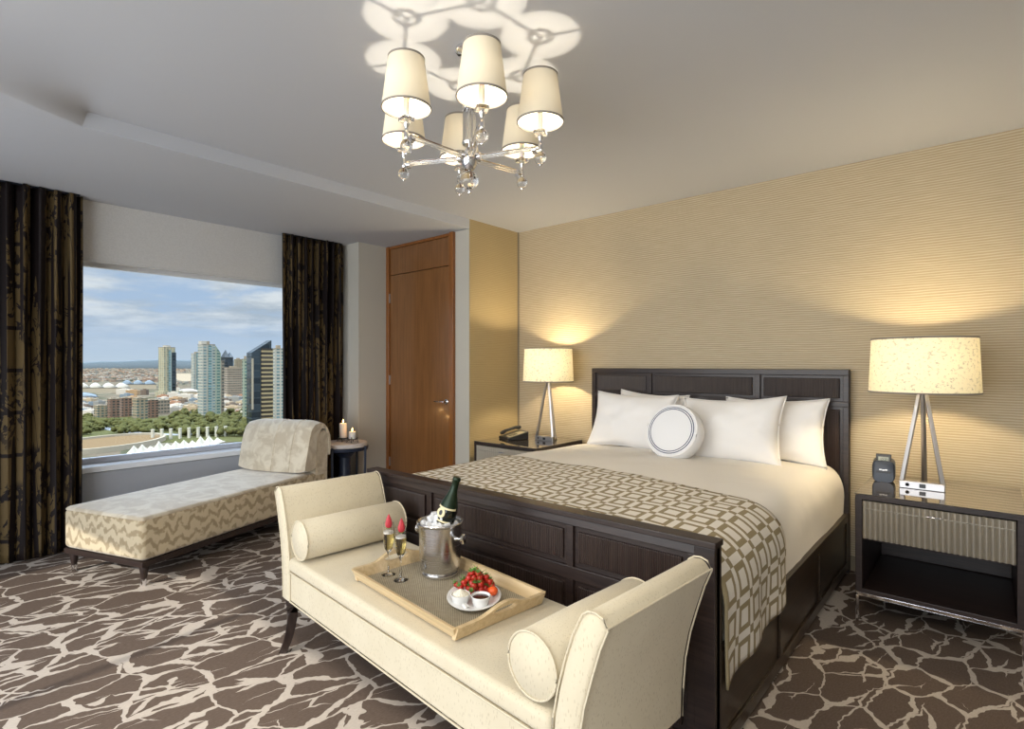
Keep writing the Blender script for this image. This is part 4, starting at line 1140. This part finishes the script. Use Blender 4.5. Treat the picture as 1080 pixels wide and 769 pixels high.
def block(name, label, px0, px1, ytop, ybase, mat, rel=25., asp=1., parts=(), cat='building', group=None, roof='roofs', nodup=False, extra=None):
    """a building whose outline spans px0..px1; rel = turn of its walls from facing us"""
    pc = (px0+px1)/2; x, y, d = gp(pc, ybase); W_ = (px1-px0)/574.5*d*math.cos(math.atan((pc-540)/574.5))
    W_ /= math.cos(math.atan((pc-540)/574.5))**0 or 1
    th = R(rel); w = W_/(math.cos(th)+asp*math.sin(abs(th))); dp = w*asp; h = hgt(ytop, d)
    bear = math.atan2(y, x)                                  # outward bearing
    t = thing(name, label, cat, (x*1.0+math.cos(bear)*dp*.5, y+math.sin(bear)*dp*.5, GZ), bear-PI/2+th, group)
    if extra == 'slant':      # roof slopes up from the left
        b = B(); z0 = h*.86
        b.add([(-w/2, -dp/2, 0), (w/2, -dp/2, 0), (w/2, dp/2, 0), (-w/2, dp/2, 0), (-w/2, -dp/2, z0), (w/2, -dp/2, h), (w/2, dp/2, h), (-w/2, dp/2, z0)],
              [(3, 2, 1, 0), (4, 5, 6, 7), (0, 1, 5, 4), (1, 2, 6, 5), (2, 3, 7, 6), (3, 0, 4, 7)]); b.obj('walls', mat, t, smooth=0)
    else:
        B().ex(-w/2, w/2, -dp/2, dp/2, 0, h).obj('walls', mat, t, smooth=0)
        r = B(); r.ex(-w/2-.3, w/2+.3, -dp/2-.3, dp/2+.3, h, h+.9); r.ex(-w*.22, w*.18, -dp*.2, dp*.25, h, h+min(5, h*.04)+1.2); r.obj('roof', roof, t, smooth=0)
    return t, w, dp, h
# towers -----------------------------------------------------------
t, w, dp, h = block('tower', 'cream and teal tower standing alone left of the other high-rises', 167, 185, 366.5, 418, 'fa_cream', 28)
B().ex(w*.18, w*.5+1.5, -dp*.5-1.5, dp*.5, 0, h*.90).obj('glass_bay', 'fa_darkglass', t, smooth=0)
B().ex(-w*.12, w*.14, -dp*.5-2.0, -dp*.5, 0, h*.95).obj('glass_strip', 'fa_teal', t, smooth=0)
B().lathe([(.0001, h), (w*.33, h), (w*.33, h+5), (.0001, h+5)], 24).obj('crown', 'white_roof', t, smooth=30)
B().ex(-w*.75, w*1.0, -dp*.8, dp*.6, 0, 14).obj('podium', 'fa_cream', t, smooth=0)
t, w, dp, h = block('tower', 'slim white balcony tower peeking out left of the tallest glass tower', 201.5, 213, 373, 412, 'fa_white', 20)
B().ex(-w*.2, w*.4, -dp*.5-2, dp*.3, 0, h*.97+6).obj('glass_bay', 'fa_teal', t, smooth=0)
t, w, dp, h = block('tower', 'tall white and teal glass tower with a sloping top in the middle of the skyline', 208.5, 227, 363.5, 441, 'fa_white', 22)
B().ex(-w*.05, w*.28, -dp*.5-1.6, dp*.2, 0, h*.985).obj('glass_strip', 'fa_teal', t, smooth=0)
B().ex(-w*.52, -w*.1, -dp*.3, dp*.3, h, h+6).obj('crown', 'white_roof', t, smooth=0)
b = B(); hh = h*.94; b.add([(w*.5, -dp*.5, 0), (w*.98, -dp*.5, 0), (w*.98, dp*.5, 0), (w*.5, dp*.5, 0), (w*.5, -dp*.5, h), (w*.98, -dp*.5, hh*.94), (w*.98, dp*.5, hh*.94), (w*.5, dp*.5, h)],
      [(3, 2, 1, 0), (4, 5, 6, 7), (0, 1, 5, 4), (1, 2, 6, 5), (2, 3, 7, 6), (3, 0, 4, 7)]); b.obj('lower_wing', 'fa_green', t, smooth=0)
t, w, dp, h = block('tower', 'brown wing tower attached low to the right of the tallest glass tower', 226, 236.5, 381, 439, 'fa_brown', 20)
t, w, dp, h = block('tower', 'dark glass tower with a faceted diamond crown behind the others', 233, 246, 377, 408, 'fa_darkglass', 30, roof='slate')
b = B()
for cx, s_, top_ in ((-w*.25, w*.30, 21), (w*.28, w*.28, 14)):
    b.add([(cx-s_, -dp*.5, h), (cx+s_, -dp*.5, h), (cx+s_, dp*.5, h), (cx-s_, dp*.5, h), (cx, -dp*.1, h+top_*1.5)], [(0, 1, 4), (1, 2, 4), (2, 3, 4), (3, 0, 4), (3, 2, 1, 0)])
b.obj('crown', 'slate', t, smooth=0)
block('tower', 'tan and grey block beside the diamond-crowned tower', 246.5, 256, 379, 407, 'fa_tan', 15)
block('office_building', 'square brown office block with horizontal window bands in mid skyline', 236, 256.5, 388, 421, 'fa_brown', 14)
block('tower', 'narrow teal glass tower just left of the dark slanted tower', 255.5, 262, 379, 446, 'fa_green', 10)
t, w, dp, h = block('tower', 'black tower with slanted top and gold balcony bands at the right of the window', 260, 286.5, 358.5, 456, 'fa_darkglass', 18, .8, extra='slant', roof='slate')
B().ex(-w*.02, w*.5+1.2, -dp*.5-2.5, dp*.3, 0, h*.91).obj('balcony_front', 'fa_balc', t, smooth=0)
B().ex(-w*.5, -w*.42, -dp*.5-1.2, -dp*.4, h*.25, h*.80).obj('light_strip', 'rim', t, smooth=0)
block('tower', 'pale balcony tower half hidden by the right-hand curtain', 287, 300, 368, 446, 'fa_white', 16)
# mid-rise condos
def cond(label, *a, **k): return block('apartment_building', label, *a, **k)
cond('low pale apartment block at the left end of the condominium row', 99, 114, 428, 441, 'fa_tan', 20)
cond('brick-red apartment block in the condominium row left of the tallest condo', 113, 126, 421, 443, 'fa_brick', 20)
cond('dark brick apartment block with teal windows in the condominium row', 126, 139, 420, 440, 'fa_brick', 14)
cond('tan apartment block with pale corner, nearest of the condominium row', 139.5, 156, 420.5, 446.5, 'fa_tan', 24)
cond('shaded brown apartment block right of the tan condominium', 154, 167, 422, 441, 'fa_brick', 14)
cond('long brown apartment block at the right end of the condominium row', 164, 179, 422.5, 437, 'fa_brown', 14)
# convention halls
def hall(label, px0, px1, y0, y1, hgt_, mat, n=1):
    x0, yy0, d0 = gp(px0, y1); x1, yy1, d1 = gp(px1, y1); xb, yb, _ = gp(px0, y0)
    t = thing('hall', label, 'hall', (x0, yy0, GZ), math.atan2(yy1-yy0, x1-x0))
    L = math.hypot(x1-x0, yy1-yy0); dep = math.hypot(xb-x0, yb-yy0)*.38
    th_ = math.atan2(yy1-yy0, x1-x0); vx, vy = xb-x0, yb-yy0; sk = (vx*math.cos(th_)+vy*math.sin(th_))/max(1, -vx*math.sin(th_)+vy*math.cos(th_)); dep = 110.
    B().add([(0, 0, 0), (L, 0, 0), (L+sk*dep, dep, 0), (sk*dep, dep, 0), (0, 0, hgt_*.6), (L, 0, hgt_*.6), (L+sk*dep, dep, hgt_*.6), (sk*dep, dep, hgt_*.6)], [(3, 2, 1, 0), (4, 5, 6, 7), (0, 1, 5, 4), (1, 2, 6, 5), (2, 3, 7, 6), (3, 0, 4, 7)]).obj('walls', 'rim', t, smooth=0)
    for k in range(n):
        rows = []
        for i in range(2):
            yv = -1+ i*(dep+2); rows.append([(L*(k+j/12)/n+sk*yv, yv, hgt_*.6+hgt_*.5*math.sin(PI*j/12)) for j in range(13)])
        b = B().grid(rows); b.f.append(tuple(range(13))); b.f.append(tuple(reversed(range(13, 26)))); b.f.append((0, 13, 25, 12)); b.obj('roof_vault', mat, t, smooth=180)
hall('long white vaulted hall roof at the left of the view', 80, 138, 406, 414.5, 26, 'white_roof', 4)
hall('blue-grey hall roof beside the white one', 128, 165, 402, 410, 26, 'grey_roof', 3)
hall('low pale hall in front of the white roofs at far left', 70, 104, 414.5, 422, 13, 'grey_roof', 1)
hall('low white shed between the two tall towers', 188, 210, 410, 416, 12, 'white_roof', 1)
# waterfront plaza, sails and masts
b = B(); cxp, cyp, _ = gp(112, 470)
pz = thing('plaza', 'sandy oval plaza ringed by a pale wall at lower left of the view', 'plaza', (cxp, cyp, GZ), YAW)
b.lathe([(.0001, 3.2), (46, 3.2), (46, 0)], 64, sx=1.0, sy=1.45); b.obj('paving', 'plaza', pz, smooth=20)
b = B(); b.shell([(46, 0), (46, 5.5), (49, 5.5), (49, 0)], 64, mat=Matrix.Diagonal((1.0, 1.45, 1, 1))); b.obj('rim_wall', 'rim', pz, smooth=20)
rnd = random.Random(3)
for k in range(11):
    px = 141+k*8.8; py = 483.-k*1.25
    x, y, d = gp(px, py); t_ = thing('sail_canopy', 'white peaked sail canopy in a row along the waterfront roof', 'canopy', (x, y, GZ), YAW+.1, 'white sail canopies on the waterfront')
    b = B(); w = 3.5+.3*rnd.random(); z0 = 3.5; hs_ = 5.5+5*rnd.random()
    rows = []
    for i in range(9):
        f_ = i/8; rows.append([((w*(1-f_))*cx_, (w*3.8*(1-f_*.95))*cy__, z0+hs_*f_**1.7) for cx_, cy__ in ((-1, -1), (0, -.8), (1, -1), (.8, 0), (1, 1), (0, .8), (-1, 1), (-.8, 0))])
    b.grid(rows, closed=True); b.obj('sail', 'sail', t_, smooth=180)
    b = B(); b.box((0, 0, z0/2), (6, 26, z0)); b.obj('base', 'rim', t_, smooth=0)
for k in range(9):
    px = 161+k*9.6; py = 464.5-k*.5; x, y, d = gp(px, py)
    b = B(); b.box((0, 0, 6), (2.6, 2.6, 12)); b.box((0, 0, 12.5), (3.1, 3.1, 1.)); o = b.obj('stone_pylon', 'mast', None, smooth=0, loc=(x, y, GZ), rotz=YAW)
    tag(o, 'tall pale square pylon in a row behind the white sails', 'pylon', 'pylons behind the sails')
# low-rise fabric
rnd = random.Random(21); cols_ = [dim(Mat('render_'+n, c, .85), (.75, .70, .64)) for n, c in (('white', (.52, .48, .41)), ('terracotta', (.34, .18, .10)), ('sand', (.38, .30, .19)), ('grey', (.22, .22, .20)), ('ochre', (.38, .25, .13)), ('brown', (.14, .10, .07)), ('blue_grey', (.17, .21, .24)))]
names = ['white', 'terracotta', 'sand-coloured', 'grey', 'ochre', 'brown', 'blue-grey']
placed = []
def lowrise(px, py, i, s=1.):
    x, y, d = gp(px, py); w = rnd.uniform(16, 40)*s; dp = rnd.uniform(14, 28)*s; h = rnd.uniform(7, 17)*s
    if (186 < px < 214 and 408 < py < 419) or (px < 106 and py < 423) or (px < 185 and py < 415.5) : return
    if any(math.hypot(x-a, y-b_) < (w+c_)*.56 for a, b_, c_ in placed): return
    placed.append((x, y, w))
    b = B(); b.ex(-w/2, w/2, -dp/2, dp/2, 0, h); b.ex(-w*.2, w*.15, -dp*.2, dp*.2, h, h+2.5)
    b.ex(w*.25, w*.36, -dp*.1, dp*.1, h, h+1.8)
    o = b.obj('low_building', cols_[i], None, smooth=0, loc=(x, y, GZ), rotz=YAW+rnd.uniform(-.4, .4))
    tag(o, 'small '+names[i]+' low-rise building in the city below the skyline', 'building', names[i]+' low-rise buildings')
n = 0
while n < 420:
    px = rnd.uniform(84, 290); py = 410+28*rnd.random()**1.1
    if 96 < px < 182 and 417 < py < 449: continue
    lowrise(px, py, rnd.choices(range(7), (6, 2, 4, 2, 2, 2, 1))[0], .72 if py > 425 else .95); n += 1
for k in range(60): lowrise(rnd.uniform(84, 290), rnd.uniform(449, 452) if k % 6 == 0 and False else rnd.uniform(420, 432) if k % 2 else rnd.uniform(408, 414), rnd.choices(range(7), (6, 2, 4, 2, 2, 1, 1))[0], .8) if k > 0 else None
b = B()
for k in range(2200):
    py = 388.5+22*rnd.random()**1.6; px = rnd.uniform(70, 310)
    if px < 172 and py > 403: continue
    if px > 184 and py > 406: continue
    if 184 < px < 262 and 393 < py < 404: continue
    x, y, d = gp(px, py); w = rnd.uniform(.8, 2.8)/574.5*d; h = rnd.uniform(6, 14)
    b.box((x, y, GZ+h/2), (w, rnd.uniform(20, 60), h), Matrix.Rotation(YAW+rnd.uniform(-.3, .3), 4, 'Z'))
m = Mat('far_roofs', (.5, .4, .3), .9); v = m.vor(m.mp(m.co(), (1/60., 1/60., .01)), 1., 'F1', 1., 'Color'); r_, _, _ = m.sep(v)
m.set('Base Color', m.ramp(r_, [(0, (.15, .14, .12)), (.3, (.36, .22, .14)), (.55, (.42, .33, .24)), (.8, (.50, .46, .40)), (1, (.09, .10, .06))]))
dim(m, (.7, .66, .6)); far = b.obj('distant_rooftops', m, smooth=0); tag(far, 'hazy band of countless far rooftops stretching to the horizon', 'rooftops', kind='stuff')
# trees
protos = []
for s_ in range(4):
    b = B(); rr = random.Random(50+s_)
    for k in range(9):
        c_ = (rr.uniform(-3.5, 3.5), rr.uniform(-3.5, 3.5), 6+rr.uniform(-1.2, 3)); r0 = rr.uniform(2.0, 3.4)
        q = B(); q.sphere(c_, r0, 10); q.v = [tuple(Vector(p)+Vector(c_).normalized()*0+(Vector(p)-Vector(c_))*(.35*mnoise.noise(Vector(p)*.9))) for p in q.v]; b.add(q.v, q.f)
    b.tube([(0, 0, 0), (.2, 0, 3), (0, .1, 6)], [.6, .45, .4], 8)
    protos.append(b)
meshes = []
for i, b in enumerate(protos):
    me = D.meshes.new('park_tree'); me.from_pydata(b.v, [], b.f); me.materials.append(M['tree'].m); me.polygons.foreach_set('use_smooth', [True]*len(me.polygons)); meshes.append(me)
n = 0
while n < 290:
    px = rnd.uniform(84, 278); py = rnd.uniform(438, 459)
    if px < 135: py = rnd.uniform(443, 463)
    if px > 190: py = rnd.uniform(436, 463)
    if 98 < px < 182 and py < 447.5: continue
    if abs((px-112)/38)**2+abs((py-472)/15)**2 < 1: continue
    if px > 150 and 461 < py: continue
    x, y, d = gp(px, py); o = D.objects.new('park_tree', meshes[n % 4]); COL.objects.link(o); o.location = (x, y, GZ); s_ = rnd.uniform(.6, 1.15); o.scale = (s_*1.15, s_*1.15, s_); o.rotation_euler = (0, 0, rnd.uniform(0, 6))
    tag(o, 'leafy green tree in the park belt behind the sails and plaza', 'tree', 'trees in the waterfront park'); n += 1
g0 = patch('park_lawn', 'tree', [(80, 441), (285, 436), (285, 466), (80, 468)], .4); sth(g0)
b = B()
def road(name, pts, w, mat):
    P_ = [Vector(gp(*p)[:2]) for p in pts]; L_, R_ = [], []
    for i, p in enumerate(P_):
        t_ = (P_[min(i+1, len(P_)-1)]-P_[max(i-1, 0)]).normalized(); nn = Vector((-t_.y, t_.x))*w/2; L_.append((*(p+nn), GZ+.6)); R_.append((*(p-nn), GZ+.6))
    return sth(B().grid([L_, R_]).obj(name, mat, smooth=0))
M['road'] = Mat('grey_road', (.20, .20, .20), .9)
road('boulevard', [(70, 448), (110, 452), (150, 458), (190, 459), (240, 456), (290, 450)], 14, 'road')
#CITY1#
# ------------------------------------------------------------------ lights
def light(name, kind, loc, energy, color, **kw):
    L = D.lights.new(name, kind); L.energy = energy; L.color = color
    for k, v in kw.items(): setattr(L, k, v)
    o = D.objects.new(name, L); COL.objects.link(o); o.location = loc; return o
WARM = (1., .80, .50)
for x, y in CH: light('chandelier_light', 'POINT', (x, y, 2.534), E_CH, (1, .88, .68), shadow_soft_size=.007)
light('lamp_light', 'POINT', (-.275, 3.915, 1.43), E_LAMP, WARM, shadow_soft_size=.035)
light('lamp_light', 'POINT', (-3.10, 4.08, 1.43), E_LAMP, WARM, shadow_soft_size=.035)
light('candle_light', 'POINT', (-4.865, 3.01, SZ+.235), .35, (1, .55, .2), shadow_soft_size=.01)
light('candle_light', 'POINT', (-4.725, 3.025, SZ+.165), .35, (1, .55, .2), shadow_soft_size=.01)
sun = light('sun', 'SUN', (0, 0, 20), E_SUN, (1, .93, .80), angle=R(.6))
sun.rotation_euler = Vector((.10, -.88, .52)).to_track_quat('Z', 'Y').to_euler()
fw = light('rear_fill', 'AREA', ((FW0+FW1)/2, YB-.14, (FZ0+FZ1)/2), E_FILL, (.93, .97, 1.), shape='RECTANGLE', size=FW1-FW0-.1, size_y=FZ1-FZ0-.1)  # area light added outside the rear opening to fill the room
fw.rotation_euler = (R(90), 0, 0)
# unseen fill spots with trim rings, added behind the camera to light the bed
for x, y in ((-3.0, -.55), (-1.7, -.75), (-.5, -.55), (.7, .2)):
    q = thing('fill_spot', 'small round white trim of an added fill spot behind the camera', 'fill light', (x, y, LOWC), group='added fill spots behind the camera')
    B().shell([(.045, 0), (.062, 0), (.062, -.006), (.045, -.004), (.040, .03)], 28).obj('trim_ring', 'whitepaint', q, smooth=40)
    L = light('fill_spot_light', 'SPOT', (x, y, LOWC-.02), E_SPOT, (1, .90, .74), shadow_soft_size=.09, spot_size=R(110), spot_blend=.9)
    L.rotation_euler = Vector((x+1.6-.35*x*0, y-3.0, LOWC-.5)).to_track_quat('Z', 'Y').to_euler()
pt = light('window_portal', 'AREA', (GLX+.05, (WY0+WY1)/2, 1.42), 1., (1, 1, 1), shape='RECTANGLE', size=WY1-WY0, size_y=1.7)
pt.rotation_euler = (R(90), 0, R(-90)); pt.data.cycles.is_portal = True

# ------------------------------------------------------------------ sky
W = D.worlds.new('World'); bpy.context.scene.world = W; W.use_nodes = True
class WM(Mat):
    def __init__(s): s.nt = W.node_tree; s.n = s.nt.nodes; s.l = s.nt.links
w = WM()
g = w.co('Generated'); x, y, z = w.sep(g)
base = w.ramp(z, [(0., (.50, .60, .72)), (.05, (.42, .54, .72)), (.22, (.30, .44, .66)), (.6, (.25, .38, .60))])
zz = w.math('MAXIMUM', z, .02)
pr = w.comb(w.math('DIVIDE', x, w.math('ADD', zz, .12)), w.math('DIVIDE', y, w.math('ADD', zz, .12)), 0.)
cl = w.noise(w.mp(pr, (1, 1, 1), loc=(7.3, 4.2, 0)), 1.0, 7., .6, .2)
shd = w.noise(w.mp(pr, (1, 1, 1), loc=(5.3, 2.2, 0)), 1.8, 5., .6)
cov = w.ss(cl, .38, .58)
cc = w.mix(w.ss(shd, .35, .65), (.40, .47, .56), (.70, .74, .79))
sky = w.mix(w.math('MULTIPLY', cov, w.ss(z, .01, .10)), base, cc)
hi = w.math('ADD', 1., w.math('MULTIPLY', w.ss(z, .36, .75), SKY_HI))
sc_ = w.n.new('ShaderNodeVectorMath'); sc_.operation = 'SCALE'; w.l.new(sky, sc_.inputs[0]); w.l.new(hi, sc_.inputs[3])
w.l.new(sc_.outputs[0], w.n['Background'].inputs[0]); w.n['Background'].inputs[1].default_value = SKY

# ------------------------------------------------------------------ camera
cam = D.cameras.new('camera'); co_ = D.objects.new('camera', cam); COL.objects.link(co_)
cam.sensor_fit = 'HORIZONTAL'; cam.sensor_width = 36.; cam.lens = 36*574.5/1080
cam.clip_start = .05; cam.clip_end = 60000
co_.location = (0, 0, CAMH); co_.rotation_euler = (R(90), 0, YAW)
sc = bpy.context.scene; sc.camera = co_
sc.view_settings.view_transform = 'Standard'; sc.view_settings.look = 'None'; sc.view_settings.gamma = 1
sc.view_settings.use_curve_mapping = False; sc.view_settings.exposure = EXPO
